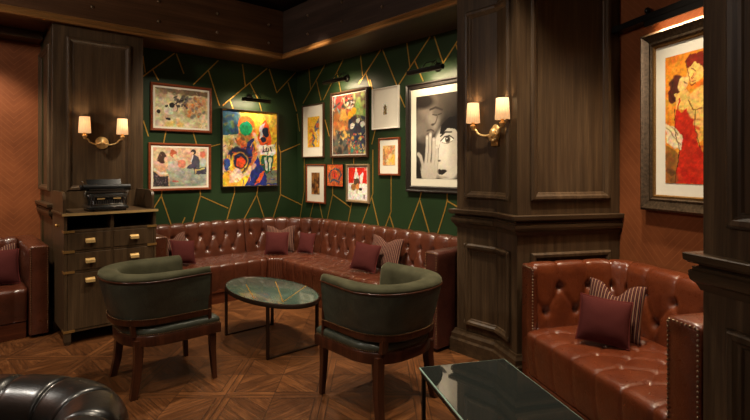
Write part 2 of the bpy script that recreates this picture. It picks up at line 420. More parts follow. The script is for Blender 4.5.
# left alcove back wall, its return, and the rest of the room
b = MB(); b.box(-5.6, -2.92, 0.20, 0.30, 0, TOP); struct(b.obj('wall_far_left', M['russet'], mat=MA))
# left panelled pilaster (u -2.92..-2.144, front v=-0.5)
PU0, PU1, PV = -2.92, -2.144, -0.5
b = MB(); b.box(PU0, PU1, PV, 0.20, 0, 2.78)
T3 = lambda a, z, h: (a, PV - h, z)
u0 = onA(66, 100, PV)[0]; u1 = onA(131, 100, PV)[0]
frame_ring(b, u0, u1, 1.235, 2.665, PANEL_PROF, T3)
b.box(u0 + .055, u1 - .055, PV - .006, PV + .01, 1.29, 2.61)
frame_ring(b, PV + 0.10, 0.17, 1.235, 2.60, PANEL_PROF, lambda a, z, h: (PU0 - h, a, z))
struct(b.obj('wall_pilaster', M['oak'], mat=MA, bevel=0.002))
DADO = [(-.02, .985), (.006, .985), (.012, 1.0), (.018, 1.012), (.030, 1.022), (.034, 1.04), (.034, 1.058), (.024, 1.064), (.026, 1.074), (.010, 1.077), (.010, 1.086), (.034, 1.088), (.038, 1.093), (.046, 1.097), (.048, 1.122), (.043, 1.126), (-.02, 1.126)]
BASE = [(-.02, 0.0), (0.04, 0.0), (0.04, 0.10), (0.03, 0.115), (0.03, 0.145), (0.016, 0.165), (0.012, 0.18), (-.02, 0.18)]
b = MB(); sweep_plan(b, [(PU0, 0.199), (PU0, PV), (PU1, PV), (PU1, -0.001)], DADO, -1); struct(b.obj('trim_3', M['oak_h'], mat=MA))
b = MB(); sweep_plan(b, [(PU0, 0.199), (PU0, PV), (PU1, PV), (PU1, -0.001)], BASE, -1); struct(b.obj('baseboard_left', M['oak_h'], mat=MA))

# studded beams wrapped round the room above the recess
def beam(name, box, matb, studs):
    bb = MB(); bb.box(*box, 2.775, 3.36); o = struct(bb.obj(name, matb, mat=MA, bevel=0.004))
    for i, (p, n) in enumerate(studs):
        sm = MB(); sm.ball((0, 0, 0), 0.016, 10, 6, (1, 1, 1))
        s_ = sm.obj('stud', M['stud'], o, smooth=True); s_.location = p
    return o
sa = [((onA(x, y, -.55)[0], -.553, onA(x, y, -.55)[1]), 0) for x, y in ((92, 7), (158.5, 1.5), (158.5, 21.5), (217, 13.5), (217, 32.5), (268.5, 25), (268.5, 43))]
sb = [((-.553, onB(x, y, -.55)[0], onB(x, y, -.55)[1]), 0) for x, y in ((280.7, 27), (280.7, 44), (308, 15.5), (308, 34), (342, 2), (342, 21.5), (382.5, 7), (422, -10))]
beam('trim_4', (-5.6, -.55, -.55, -.05), M['beam_a'], sa)
beam('trim_5', (-.549, .05, -4.2, .05), M['beam_b'], sb)
bd = [(0.0, 2.77), (0.03, 2.77), (0.036, 2.785), (0.03, 2.80), (0.018, 2.812), (0.01, 2.84), (0.0, 2.845)]
b = MB(); sweep_plan(b, [(-5.6, -.55), (-.55, -.55)], bd, -1); struct(b.obj('trim_6', M['bead'], mat=MA, smooth=False))
b = MB(); sweep_plan(b, [(-.55, -.55), (-.55, -3.4)], bd, -1); struct(b.obj('trim_7', M['bead2'], mat=MA, smooth=False))
# alcove head on the left
b = MB(); b.box(-5.6, -2.93, -.049, .199, 2.70, 3.0); struct(b.obj('trim_8', M['oak_h'], mat=MA))

# panelled column between the two booths: plan L0 - fold - Q - E
def toC(p): r = Vector((p[0], p[1], 0)) - Q; return (r.dot(dD), r.dot(dC))
L0w, FOw = Vector((0.653, 3.9, 0)), Vector((0.901, 3.62, 0))
Ew = C2(0.82, 0)
plan = [toC(L0w), toC(FOw), (0, 0), (0.82, 0), (0.82, 0.62), toC(Vector((1.05, 4.2, 0)))]
b = MB(); b.prism(plan, 0, TOP)
def face3(p0, p1):
    """maps (distance along the face, z, height off it) to column axes"""
    d = Vector(p1) - Vector(p0); L = d.length; d.normalize(); n = Vector((d.y, -d.x))
    return (lambda a, z, h: (p0[0] + d.x * a + n.x * h, p0[1] + d.y * a + n.y * h, z)), L
f2, L2 = face3((0, 0), (0.82, 0))
frame_ring(b, 0.10, 0.735, 1.225, 2.70, PANEL_PROF, f2); frame_ring(b, 0.10, 0.735, 0.24, 0.865, PANEL_PROF, f2)
fa, La = face3(plan[0], plan[1]); fb, Lb = face3(plan[1], plan[2])
ca = [(p[0], p[1]) for p in (fa(0.085, 0, 0), plan[1], fb(0.20, 0, 0))]
def folded_panel(z0, z1):
    for zz, s in ((z1, 1), (z0, -1)):
        prof = [(o if True else 0, zz - s * i) for i, o in PANEL_PROF]
        prof = [(-.004, zz), *[(o, zz - s * i) for i, o in PANEL_PROF[1:-1]], (-.004, zz - s * 0.058)]
        sweep_plan(b, ca, prof, -1)
    for fn, a0, a1 in ((fa, 0.085, 0.143), (fb, 0.20 - 0.058, 0.20)):
        rev = a0 > 0.1
        ring = [(a1 - i if rev else a0 + i, h) for i, h in PANEL_PROF]
        b.loft([[fn(a, z, h) for a, h in ring] for z in (z0, z1)], True, True)
folded_panel(1.215, 2.66); folded_panel(0.23, 0.865)
struct(b.obj('wall_column', M['oak'], mat=MC, bevel=0.0015))
cp = [plan[5], plan[0], plan[1], plan[2], (0.82, 0)]
b = MB(); sweep_plan(b, cp, DADO, -1); struct(b.obj('trim_9', M['oak_h'], mat=MC))
b = MB(); sweep_plan(b, cp, BASE, -1); struct(b.obj('baseboard_column', M['oak_h'], mat=MC))
# russet wall of the right-hand booth, and the panelled pier at the right edge
b = MB(); b.box(0.82, 0.92, -1.5, 0.62, 0, TOP); struct(b.obj('wall_right', M['russet'], mat=MC))
b = MB(); b.box(-0.08, 0.92, -4.6, -1.5, 0, TOP)
fp = lambda a, z, h: (-0.08 - h, -1.5 - a, z)
for z0, z1 in ((1.235, 2.70), (0.24, 0.875)): frame_ring(b, 0.105, 1.0, z0, z1, PANEL_PROF, fp); frame_ring(b, 1.2, 2.6, z0, z1, PANEL_PROF, fp)
struct(b.obj('wall_pier', M['oak'], mat=MC, bevel=0.0015))
pp = [(0.80, -1.5), (-0.08, -1.5), (-0.08, -4.6)]
b = MB(); sweep_plan(b, pp, DADO, -1); struct(b.obj('trim_10', M['oak_h2'], mat=MC))
b = MB(); sweep_plan(b, pp, BASE, -1); struct(b.obj('baseboard_right', M['oak_h2'], mat=MC))
# unseen rest of the room, so that light and reflections are those of a room
b = MB(); b.box(-6.9, 6.4, -3.1, -3.0, 0, TOP); struct(b.obj('wall_rear', M['oak']))
b = MB(); b.box(-5.7, -5.6, -9, 0.42, 0, TOP); struct(b.obj('wall_side', M['russet'], mat=MA))

# ------------------------------------------------------------------ upholstery
def dens(pts, step):
    out = [Vector(pts[0])]
    for a, c in zip(pts[:-1], pts[1:]):
        a = Vector(a); c = Vector(c); n = max(1, int(round((c - a).length / step)))
        out += [a + (c - a) * (i / n) for i in range(1, n + 1)]
    return out
def chaikin(pts, it=2, closed=False):
    pts = [Vector(p) for p in pts]
    for _ in range(it):
        q = [] if closed else [pts[0]]
        for a, c in zip(pts, pts[1:] + ([pts[0]] if closed else [])):
            q += [a * .75 + c * .25, a * .25 + c * .75]
        if not closed: q.append(pts[-1])
        pts = q
    return pts
def segdist(S, T, segs):
    D = np.full(S.shape, 9.0)
    for (a, c) in segs:
        a = np.array(a, float); d = np.array(c, float) - a; L = (d ** 2).sum() + 1e-9
        t = np.clip(((S - a[0]) * d[0] + (T - a[1]) * d[1]) / L, 0, 1)
        D = np.minimum(D, np.hypot(S - a[0] - t * d[0], T - a[1] - t * d[1]))
    return D
def tuft(S, T, segs, btn, A=0.016, w=0.02, B=0.02, rb=0.022):
    d = A * (1 - np.exp(-segdist(S, T, segs) / w)) - A
    for (x, y) in btn: d = d - B * np.exp(-((S - x) ** 2 + (T - y) ** 2) / rb ** 2)
    return d
def upholster(path, normals, prof, dispfn, front, step=None, endround=0.012, scl=None):
    """closed profile ring swept along a plan path, with the tufting displaced into the part front=(i0,i1) of the profile.
    returns MB and position lookup (s, t) -> (point, outward normal)"""
    prof = [Vector(p) for p in prof]; n = len(prof)
    tn = []
    for i in range(n):
        t = prof[(i + 1) % n] - prof[i - 1]; t.normalize(); tn.append(Vector((t.y, -t.x)))
    area = sum(prof[i].x * prof[(i + 1) % n].y - prof[(i + 1) % n].x * prof[i].y for i in range(n))
    if area < 0: tn = [-x for x in tn]
    s = [0.0]
    for a, c in zip(path[:-1], path[1:]): s.append(s[-1] + (Vector(c) - Vector(a)).length)
    s = np.array(s); t = [0.0]
    for a, c in zip(prof[front[0]:front[1]], prof[front[0] + 1:front[1] + 1]): t.append(t[-1] + (c - a).length)
    t = np.array(t); S, T = np.meshgrid(s, t, indexing='ij')
    D = dispfn(S, T)
    e = np.minimum(s, s[-1] - s); sh = endround * np.exp(-e / 0.008)
    full = np.zeros((len(s), n)); full[:, front[0]:front[1] + 1] = D
    rings = []
    for i, (p, nn) in enumerate(zip(path, normals)):
        r = []
        for j in range(n):
            d = full[i, j] - (sh[i] if front[0] <= j <= front[1] else sh[i] * .5)
            o = prof[j].x * (scl[i] if scl else 1) + tn[j].x * d; z = prof[j].y + tn[j].y * d
            r.append((p[0] + nn[0] * o, p[1] + nn[1] * o, z))
        rings.append(r)
    mb = MB(); mb.loft(rings, True, True)
    def at(ss, tt, off=0.0):
        i = int(np.argmin(abs(s - ss))); j = int(np.argmin(abs(t - tt))) + front[0]
        d = full[i, j] + off; p, nn = path[i], normals[i]; px_ = prof[j].x * (scl[i] if scl else 1)
        return (Vector((p[0] + nn[0] * (px_ + tn[j].x * d), p[1] + nn[1] * (px_ + tn[j].x * d), prof[j].y + tn[j].y * d)),
                Vector((nn[0] * tn[j].x, nn[1] * tn[j].x, tn[j].y)))
    return mb, at, s[-1], t
def button_mesh(r=0.011):
    m = MB(); m.ball((0, 0, 0), r, 10, 6, (1, 1, .5)); return m
_btn = {}
def put_button(parent, p, n, mat, r=0.011):
    key = (mat.name, r)
    if key not in _btn:
        o = button_mesh(r).obj('button', mat, parent, smooth=True); _btn[key] = o
    else:
        o = _btn[key].copy(); COL.objects.link(o); o.parent = parent
    o.matrix_local = Matrix.Translation(p) @ Vector((0, 0, 1)).rotation_difference(n).to_matrix().to_4x4()
def zprof(pts, step=0.012, it=2): return dens(chaikin(pts, it), step)

# profile of a rolled-top back: (inward offset from the wall line, z); ring starts at the front bottom
BACK = [(0.235, 0.40), (0.225, 0.50), (0.205, 0.62), (0.19, 0.72), (0.185, 0.775), (0.165, 0.815), (0.12, 0.826), (0.06, 0.822), (0.02, 0.80), (0.01, 0.74)]
def back_profile(sc=1.0, top=0.82):
    k2 = top - 0.82
    fr = zprof([(o * sc, z + (k2 * min(1, max(0, (z - .40) / .3)))) for o, z in BACK], 0.012)
    nf = len(fr) - 1
    return fr + [Vector((0.01, 0.40))], nf
def tuft_layout(L, pitch, rows, top_t, off0=None):
    """diamond tufts: list of buttons and crease segments in (s, t)"""
    n = max(1, int(round(L / pitch))); p = L / n; btn = []; seg = []
    rws = []
    for r, tz in enumerate(rows):
        xs = [(i + .5) * p for i in range(n)] if r % 2 == 0 else [i * p for i in range(1, n)]
        if off0 is not None: xs = [x for x in (off0 + (i - .5 * r) * pitch for i in range(12)) if .03 < x < L - .03]
        rws.append([(x, tz) for x in xs]); btn += rws[-1]
    if off0 is not None: seg.append((rws[1][0], (0.0, (rows[0] + rows[1]) / 2)))
    for (x, tz) in rws[0]: seg.append(((x, tz), (x, top_t)))
    for a, c in zip(rws[:-1], rws[1:]):
        for q in a:
            for w in c:
                if abs(q[0] - w[0]) < p * .6: seg.append((q, w))
    for (x, tz) in rws[-1]: seg.append(((x, tz), (x, 0.0)))
    return btn, seg
SEAT = lambda d0, d1, zt: [(d0, zt - .035), (d0 + .03, zt), (d0 + .12, zt + .006), ((d0 + d1) / 2, zt + .008), (d1 - .10, zt + .004), (d1 - .035, zt - .001), (d1 - .006, zt - .015), (d1 + .002, zt - .045), (d1 + .002, zt - .10), (d1 - .008, zt - .20), (d1 - .025, zt - .285)]
def seat_profile(d0, d1, zt):
    fr = zprof(SEAT(d0, d1, zt), 0.013); nf = len(fr) - 1
    return fr + [Vector((d0, zt - .285))], nf
def seat_tufts(L, pitch, tl, prof, rows_off, d1):
    """buttons on the top plus pleats over the front edge"""
    n = max(1, int(round(L / pitch))); p = L / n; btn = []; seg = []; rws = []
    # arc length at which the profile crosses each offset
    offs = [q.x for q in prof]
    def t_at(o): 
        j = next(i for i, q in enumerate(offs) if q >= o); return tl[j]
    for r, o in enumerate(rows_off):
        xs = [(i + .5) * p for i in range(n)] if r % 2 == (len(rows_off) - 1) % 2 else [i * p for i in range(1, n)]
        rws.append([(x, t_at(o)) for x in xs]); btn += rws[-1]
    for a, c in zip(rws[:-1], rws[1:]):
        for q in a:
            for w in c:
                if abs(q[0] - w[0]) < p * .6: seg.append((q, w))
    for q in rws[-1]: seg.append((q, (q[0], tl[-1])))
    return btn, seg
def arclen(fr):
    t = [0.0]
    for a, c in zip(fr[:-1], fr[1:]): t.append(t[-1] + (c - a).length)
    return np.array(t)

def nail_row(mb, pts, r=0.006, step=0.021, T=None):
    pts = [Vector(p) for p in pts]
    acc = 0.0
    for a, c in zip(pts[:-1], pts[1:]):
        L = (c - a).length; x = acc
        while x < L:
            mb.ball(a + (c - a) * (x / L), r, 6, 4, (1, 1, 1)); x += step
        acc = x - L
def arm_block(mb, x0, x1, y0, y1, z0, z1, roll=0.03):
    """padded arm: box with a softly rounded, slightly overhanging top (x across, y front to back)"""
    w = x1 - x0
    prof = [(0.006, 0), (0.006, z1 - z0 - .09), (0, z1 - z0 - .06), (0, z1 - z0 - .025), (.012, z1 - z0 - .006), (.04, z1 - z0), (w - .04, z1 - z0), (w - .012, z1 - z0 - .006), (w, z1 - z0 - .025), (w, z1 - z0 - .06), (w - .006, z1 - z0 - .09), (w - .006, 0)]
    ys = [y0, y0 + .006, y0 + .02, y1]; ins = [.012, .003, 0, 0]; rings = []
    for y, i in zip(ys, ins):
        rings.append([(x0 + min(max(px, i), w - i), y, z0 + pz - (i if pz > .2 else 0)) for px, pz in prof])
    mb.loft(rings, True, True)

# ---- the big corner sofa (A axes). back line runs along both green walls with a rounded corner
sofa = thing('corner_sofa', 'long buttoned brown leather corner sofa curving round under the green walls', 'sofa', MA)
G = 0.012; R = 0.88; UA0, VB1 = -1.985, -3.085
def run(name_s, path, nrm, pitch, mats, base_path=None):
    prof, nf = back_profile(); tl = arclen(prof[:nf + 1])
    rows = [float(np.interp(.665, [q.y for q in prof[:nf // 2]], tl[:nf // 2])), float(np.interp(.505, [q.y for q in prof[:nf // 2]], tl[:nf // 2]))]
    Ls = sum((Vector(c) - Vector(a)).length for a, c in zip(path[:-1], path[1:]))
    btn, seg = tuft_layout(Ls, pitch, rows, tl[-1] - .06)
    mb, at, L, t = upholster(path, nrm, prof, lambda S, T: tuft(S, T, seg, btn, .020, .020, .030, .026), (0, nf))
    bk = mb.obj('backrest', M['leather'], sofa, smooth=True)
    for x, y in btn:
        p, n = at(x, y, -.001); put_button(bk, p, n, M['leather_dark'])
    sp, nf2 = seat_profile(0.20, 0.76, 0.425); tl2 = arclen(sp[:nf2 + 1])
    b2, s2 = seat_tufts(Ls, pitch * 1.02, tl2, sp[:nf2 // 2 + 8], (0.34, 0.46, 0.58), 0.76)
    mb, at2, L, t = upholster(path, nrm, sp, lambda S, T: tuft(S, T, s2, b2, .012, .016, .016, .022), (0, nf2))
    st = mb.obj('seat', M['leather'], sofa, smooth=True)
    for x, y in b2:
        p, n = at2(x, y, -.002); put_button(st, p, n, M['leather_dark'])
    pl = [(p[0] + n[0] * 0.70, p[1] + n[1] * 0.70) for p, n in zip(path, nrm)]
    mb = MB(); mb.loft([[(p[0] + n[0] * o, p[1] + n[1] * o, z) for o, z in ((.06, 0), (.725, 0), (.725, .115), (.735, .12), (.735, .152), (.06, .152))] for p, n in zip(path, nrm)], True, True)
    mb.obj('plinth', M['plinth'], sofa)
st = 0.011
pA = dens([(UA0, -G), (-R - .004, -G)], st); run('a', [(p.x, p.y) for p in pA], [(0, -1)] * len(pA), .165, None)
n_arc = 110; arc = []; an = []
for i in range(n_arc + 1):
    th = PI / 2 - (PI / 2) * i / n_arc
    arc.append((-R + (R - G) * math.cos(th), -R + (R - G) * math.sin(th))); an.append((-math.cos(th), -math.sin(th)))
run('c', arc, an, .19, None)
pB = dens([(-G, -R - .004), (-G, VB1)], st); run('b', [(p.x, p.y) for p in pB], [(-1, 0)] * len(pB), .165, None)
def sofa_arm(parent, T, w, d, ztop, matl, z0=0.03, nail='dull_nail'):
    mb = MB(); arm_block(mb, 0, w, 0, d, z0, ztop)
    mb.v = [tuple(T @ Vector(p)) for p in mb.v]
    a = mb.obj('arm', matl, parent, auto=50)
    nb = MB(); i = .016
    nail_row(nb, [(i, -.001, z0 + .02), (i, -.001, ztop - i), (w - i, -.001, ztop - i), (w - i, -.001, z0 + .02)], .0055, .02)
    nb.v = [tuple(T @ Vector(p)) for p in nb.v]
    nb.obj('nailhead_trim', M[nail], a, smooth=True)
    return a
sofa_arm(sofa, Matrix.Translation((-2.13, -.775, 0)), .14, .74, .775, M['leather'])
sofa_arm(sofa, Matrix.Translation((-.775, -3.089, 0)) @ Matrix.Rotation(-PI / 2, 4, 'Z'), .142, .74, .79, M['leather_dark'])

# ---- the right-hand booth sofa (C axes: x=u to the right, y=v away)
booth = thing('booth_sofa', 'tan leather buttoned booth sofa in the alcove right of the panelled column', 'sofa', MC)
VF, VN, UW = -0.048, -1.30, 0.808
def back_piece(path, nrm, pitch, rows_z, first_off=None, top=.82, sc=1.0, parent=booth, matl=None, off0=None, scl=None):
    prof, nf = back_profile(sc, top); tl = arclen(prof[:nf + 1]); h = nf // 2
    rows = [float(np.interp(z, [q.y for q in prof[:h]], tl[:h])) for z in rows_z]
    Ls = sum((Vector(c) - Vector(a)).length for a, c in zip(path[:-1], path[1:]))
    btn, seg = tuft_layout(Ls, pitch, rows, tl[-1] - .05, off0)
    mb, at, L, t = upholster(path, nrm, prof, lambda S, T: tuft(S, T, seg, btn, .011, .016, .028, .026), (0, nf), endround=.014, scl=scl)
    bk = mb.obj('backrest', matl or M['leather_orange'], parent, smooth=True)
    for x, y in btn:
        p, n = at(x, y, -.001); put_button(bk, p, n, M['leather_dark'], .012)
    return bk
# back along the column (faces the camera), corner and back along the russet wall
pth = dens([(0.03, VF), (UW - .30, VF)], .009); pth = [(p.x, p.y) for p in pth]; nr = [(0, -1)] * len(pth)
cR = .28
for i in range(1, 30):
    th = PI / 2 - (PI / 2) * i / 29
    pth.append((UW - cR + cR * math.cos(th), VF - cR + cR * math.sin(th))); nr.append((-math.cos(th), -math.sin(th)))
p2 = dens([(UW, VF - cR), (UW, VN)], .009)[1:]
pth += [(p.x, p.y) for p in p2]; nr += [(-1, 0)] * len(p2)
sl_ = [0.0]
for a, c in zip(pth[:-1], pth[1:]): sl_.append(sl_[-1] + math.hypot(c[0] - a[0], c[1] - a[1]))
back_piece(pth, nr, .22, (.665, .515), top=.825, off0=.18, scl=[.66 + .34 * min(1, max(0, (x - .45) / .45)) for x in sl_])
# seat: runs along the alcove, front edge at u=-0.10
ps = dens([(UW, VF - .15), (UW, VN)], .009); ps = [(p.x, p.y) for p in ps]; ns = [(-1, 0)] * len(ps)
sp, nf2 = seat_profile(0.19, UW + .055, 0.415); tl2 = arclen(sp[:nf2 + 1])
b2, s2 = seat_tufts(1.12, .185, tl2, sp[:nf2 // 2 + 14], (0.30, 0.43, 0.56, 0.69), .9)
mb, at2, L, t = upholster(ps, ns, sp, lambda S, T: tuft(S, T, s2, b2, .0085, .013, .016, .02), (0, nf2))
stb = mb.obj('seat', M['leather_orange'], booth, smooth=True)
for x, y in b2:
    p, n = at2(x, y, -.002); put_button(stb, p, n, M['leather_dark'], .012)
mb = MB(); mb.box(-.04, UW - .02, VN + .01, VF - .17, 0, .128); mb.obj('plinth', M['plinth'], booth, bevel=.006)
# end panels of the far back and the near arm
mb = MB(); arm_block(mb, 0, .155, 0, .026, .02, .818)
T = Matrix.Translation((0.005, VF + .004, 0)) @ Matrix.Rotation(-PI / 2, 4, 'Z'); mb.v = [tuple(T @ Vector(p)) for p in mb.v]
ep = mb.obj('end_panel', M['leather_orange'], booth, auto=50)
nb = MB(); nail_row(nb, [(.004, VF - .137, .05), (.004, VF - .137, .795), (.004, VF - .02, .80)], .0055, .02); nb.obj('nailhead_trim', M['stud'], ep, smooth=True)
sofa_arm(booth, Matrix.Translation((-.06, -1.30, 0)) @ Matrix.Rotation(-PI / 2, 4, 'Z'), .175, .86, .838, M['leather_orange'], nail='stud')

# ---- left booth sofa (A axes), only its right end is in view
lb = thing('booth_sofa', 'brown leather buttoned sofa in the alcove left of the writing cabinet', 'sofa', MA)
q = dens([(-4.9, .188), (-3.125, .188)], .012); q = [(p.x, p.y) for p in q]; nn = [(0, -1)] * len(q)
back_piece(q, nn, .20, (.65, .50), top=.79, parent=lb, matl=M['leather'])
sp, nf2 = seat_profile(0.20, 0.88, 0.43); tl2 = arclen(sp[:nf2 + 1])
b2, s2 = seat_tufts(1.785, .2, tl2, sp[:nf2 // 2 + 8], (0.34, 0.46, .58), .66)
mb, at2, L, t = upholster(q, nn, sp, lambda S, T: tuft(S, T, s2, b2, .008, .02, .01, .02), (0, nf2)); mb.obj('seat', M['leather'], lb, smooth=True)
mb = MB(); mb.box(-4.9, -3.13, -.66, .17, 0, .14); mb.obj('plinth', M['plinth'], lb, bevel=.006)
sofa_arm(lb, Matrix.Translation((-3.122, -.72, 0)), .152, .90, .785, M['leather'])

# ---- black leather tub chair in the near left corner
tub = thing('tub_chair', 'black leather tub chair with pleated rolled back in the near left corner', 'armchair', Matrix.Translation((-1.205, 1.245, 0)))
def tub_path(n=460):
    out = []
    for i in range(n + 1):
        th = math.radians(-35 + 250 * i / n)
        x = .405 * math.copysign(abs(math.cos(th)) ** .75, math.cos(th)); y = .36 * math.copysign(abs(math.sin(th)) ** .75, math.sin(th))
        out.append(Vector((x, y)))
    return out
tp = tub_path(); tn_ = []
for i in range(len(tp)):
    d = tp[min(i + 1, len(tp) - 1)] - tp[max(i - 1, 0)]; d.normalize(); tn_.append(Vector((d.y, -d.x)))
prof = zprof([(-.10, .30), (-.105, .52), (-.115, .62), (-.105, .71), (-.05, .762), (.02, .768), (.075, .742), (.102, .68), (.095, .62), (.06, .57), (.035, .50), (.02, .12)], .014)
nf = len(prof) - 1; prof2 = prof + [Vector((-.06, .12)), Vector((-.09, .2))]
tl = arclen(prof)
segs = []
sl = [0.0]
for a, c in zip(tp[:-1], tp[1:]): sl.append(sl[-1] + (c - a).length)
for k2 in range(1, 11): segs.append(((sl[-1] * (k2 + .35) / 11, 0.15), (sl[-1] * (k2 + .35) / 11, tl[-1] - .36)))
mb, at, L, t = upholster([(p.x, p.y) for p in tp], [(n.x, n.y) for n in tn_], prof2, lambda S, T: tuft(S, T, segs, [], .014, .0065), (0, nf), endround=.02)
mb.obj('backrest', M['black_leather'], tub, smooth=True)
mb = MB(); rings = []
for s_, z in ((.92, .20), (1, .24), (1, .40), (.95, .435), (.8, .45)):
    rings.append([(.31 * s_ * math.copysign(abs(math.cos(a)) ** .6, math.cos(a)), -.04 + .33 * s_ * math.copysign(abs(math.sin(a)) ** .6, math.sin(a)), z) for a in [2 * PI * j / 40 for j in range(40)]])
mb.loft(rings); mb.obj('seat_cushion', M['black_leather'], tub, smooth=True)
mb = MB(); mb.prism([(.33 * math.copysign(abs(math.cos(a)) ** .6, math.cos(a)), -.02 + .34 * math.copysign(abs(math.sin(a)) ** .6, math.sin(a))) for a in [2 * PI * j / 40 for j in range(40)]], .11, .21); mb.obj('seat_frame', M['black_leather'], tub, auto=40)
for x, y in ((-.26, -.26), (.26, -.26), (-.26, .24), (.26, .24)):
    mb = MB(); mb.lathe([(.014, 0), (.022, .11)], 12, Matrix.Translation((x, y, 0))); mb.obj('leg', M['mahogany'], tub, smooth=False)

# ------------------------------------------------------------------ barrel armchairs (local: +y is the front)
def make_armchair(label, M4):
    t = thing('barrel_armchair', label, 'armchair', M4, 'green barrel armchairs')
    def upath(hw, yf, yb, n=64):
        pts = []
        for i in range(15): pts.append(Vector((hw, yf + (-.04 - yf) * i / 15)))
        for i in range(n + 1):
            a = PI * i / n
            pts.append(Vector((hw * math.copysign(abs(math.cos(a)) ** .8, math.cos(a)), -.04 - (abs(yb) - .04) * abs(math.sin(a)) ** .8)))
        for i in range(1, 16): pts.append(Vector((-hw, -.04 + (yf + .04) * i / 15)))
        return pts
    def nrm(p):
        out = []
        for i in range(len(p)):
            d = p[min(i + 1, len(p) - 1)] - p[max(i - 1, 0)]; d.normalize(); out.append(Vector((d.y, -d.x)))
        return [-n for n in out]       # outward
    P = upath(.28, .20, -.34); NN = nrm(P)
    # outward check: at the first point (right side) the normal must point +x
    if NN[0].x < 0: NN = [-n for n in NN]
    fl = [max(0.1, min(1, (.20 - p.y) / .34)) for p in P]     # flare grows towards the back
    def ringset(prof, close=True):
        return [[(p.x + n.x * o * (1 if o < 0 else (0.35 + .65 * f)), p.y + n.y * o * (1 if o < 0 else (0.35 + .65 * f)), z) for o, z in prof] for p, n, f in zip(P, NN, fl)]
    outer = [(0.0, .485), (.022, .55), (.042, .63), (.058, .70), (.062, .735), (.03, .735), (-.03, .60), (-.03, .485)]
    m = MB(); m.loft(ringset(outer)); m.obj('back_shell', M['green_leather'], t, auto=60)
    inner = chaikin([(.062, .738), (.068, .752), (.056, .773), (.02, .782), (-.03, .776), (-.058, .757), (-.068, .72), (-.08, .60), (-.075, .47), (-.035, .47), (-.028, .60), (.0, .70), (.03, .735)], 2, True)
    m = MB(); m.loft(ringset([(p.x, p.y) for p in inner])); m.obj('backrest', M['velvet'], t, smooth=True)
    m = MB(); pp_ = [(p.x + n.x * .065 * (.35 + .65 * f), p.y + n.y * .065 * (.35 + .65 * f), .737) for p, n, f in zip(P, NN, fl)]
    m.tube(pp_, .0055, 8); m.obj('piping', M['mahogany'], t, smooth=True)
    # bentwood band under the shell and the posts at the arm ends
    m = MB(); m.loft(ringset([(-.028, .452), (.010, .452), (.014, .47), (.012, .490), (-.028, .490)])); m.obj('back_rail', M['mahogany'], t, auto=40)
    m = MB(); nail_row(m, [(p.x + n.x * .0135 * 1, p.y + n.y * .0135, .4915) for p, n in zip(P, NN)], .0042, .013); m.obj('nailhead_trim', M['dull_nail'], t, smooth=True)
    for sx in (1, -1):
        m = MB(); x = sx * .272
        m.loft([[(x - .022 + k_, .192, z), (x + .016 + k_, .192, z), (x + .014 + k_, .216, z), (x - .02 + k_, .216, z)] for z, k_ in ((.38, 0), (.48, .002), (.60, .006), (.737, .010))])
        m.obj('arm_post', M['mahogany'], t, bevel=.004)
    # seat rail (closed D shape) and cushion
    D = upath(.288, .268, -.305); 
    def dring(s, z): return [(p.x * s, (p.y + .02) * s - .02, z) for p in D]
    m = MB(); m.loft([dring(1.0, .315), dring(1.03, .32), dring(1.035, .378), dring(1.02, .385)], True, True); m.obj('seat_rail', M['mahogany'], t, auto=40)
    m = MB(); m.loft([dring(.97, .385), dring(1.0, .388), dring(1.012, .405), dring(1.0, .422), dring(.95, .436), dring(.8, .444), dring(.4, .448)], True, True); m.obj('seat_cushion', M['green_leather'], t, smooth=True)
    m = MB(); nail_row(m, [(p.x * 1.012, (p.y + .02) * 1.012 - .02, .391) for p in D], .0042, .014); m.obj('nailhead_trim', M['dull_nail'], t, smooth=True)
    def leg(pts, w0, w1):
        mm = MB(); rings = []
        for i, (x, y, z) in enumerate(pts):
            f = i / (len(pts) - 1); w = w0 + (w1 - w0) * f
            rings.append([(x - w, y - w, z), (x + w, y - w, z), (x + w, y + w, z), (x - w, y + w, z)])
        mm.loft(rings); return mm.obj('leg', M['mahogany'], t, bevel=.003)
    for sx in (1, -1):
        leg([(sx * .262, .245, 0), (sx * .258, .232, .2), (sx * .258, .228, .36)], .015, .024)
        # splayed rear leg that carries on up as the back post
        leg([(sx * .238, -.272, 0), (sx * .226, -.248, .12), (sx * .218, -.236, .26), (sx * .216, -.236, .36)], .021, .028)
        m = MB(); m.loft([[(sx * .20 - .024, -.272 - k_, z), (sx * .20 + .024, -.272 - k_, z), (sx * .20 + .024, -.245 - k_, z), (sx * .20 - .024, -.245 - k_, z)] for z, k_ in ((.38, 0), (.42, .006), (.46, .01))]); m.obj('back_post', M['mahogany'], t)
    return t
chair_c = (-1.468, 3.423)
a1 = make_armchair('green velvet barrel armchair in front of the writing cabinet, seat turned to the oval table',
    Matrix.Translation((*chair_c, 0)) @ Matrix.Rotation(ANG - PI / 2, 4, 'Z'))
a2 = copy_tree(a1); a2['label'] = 'green velvet barrel armchair with its back to the camera, beside the black glass table'
a2.matrix_world = Matrix.Translation((.018, 3.15, 0)) @ Matrix.Rotation(ANG + .02, 4, 'Z')

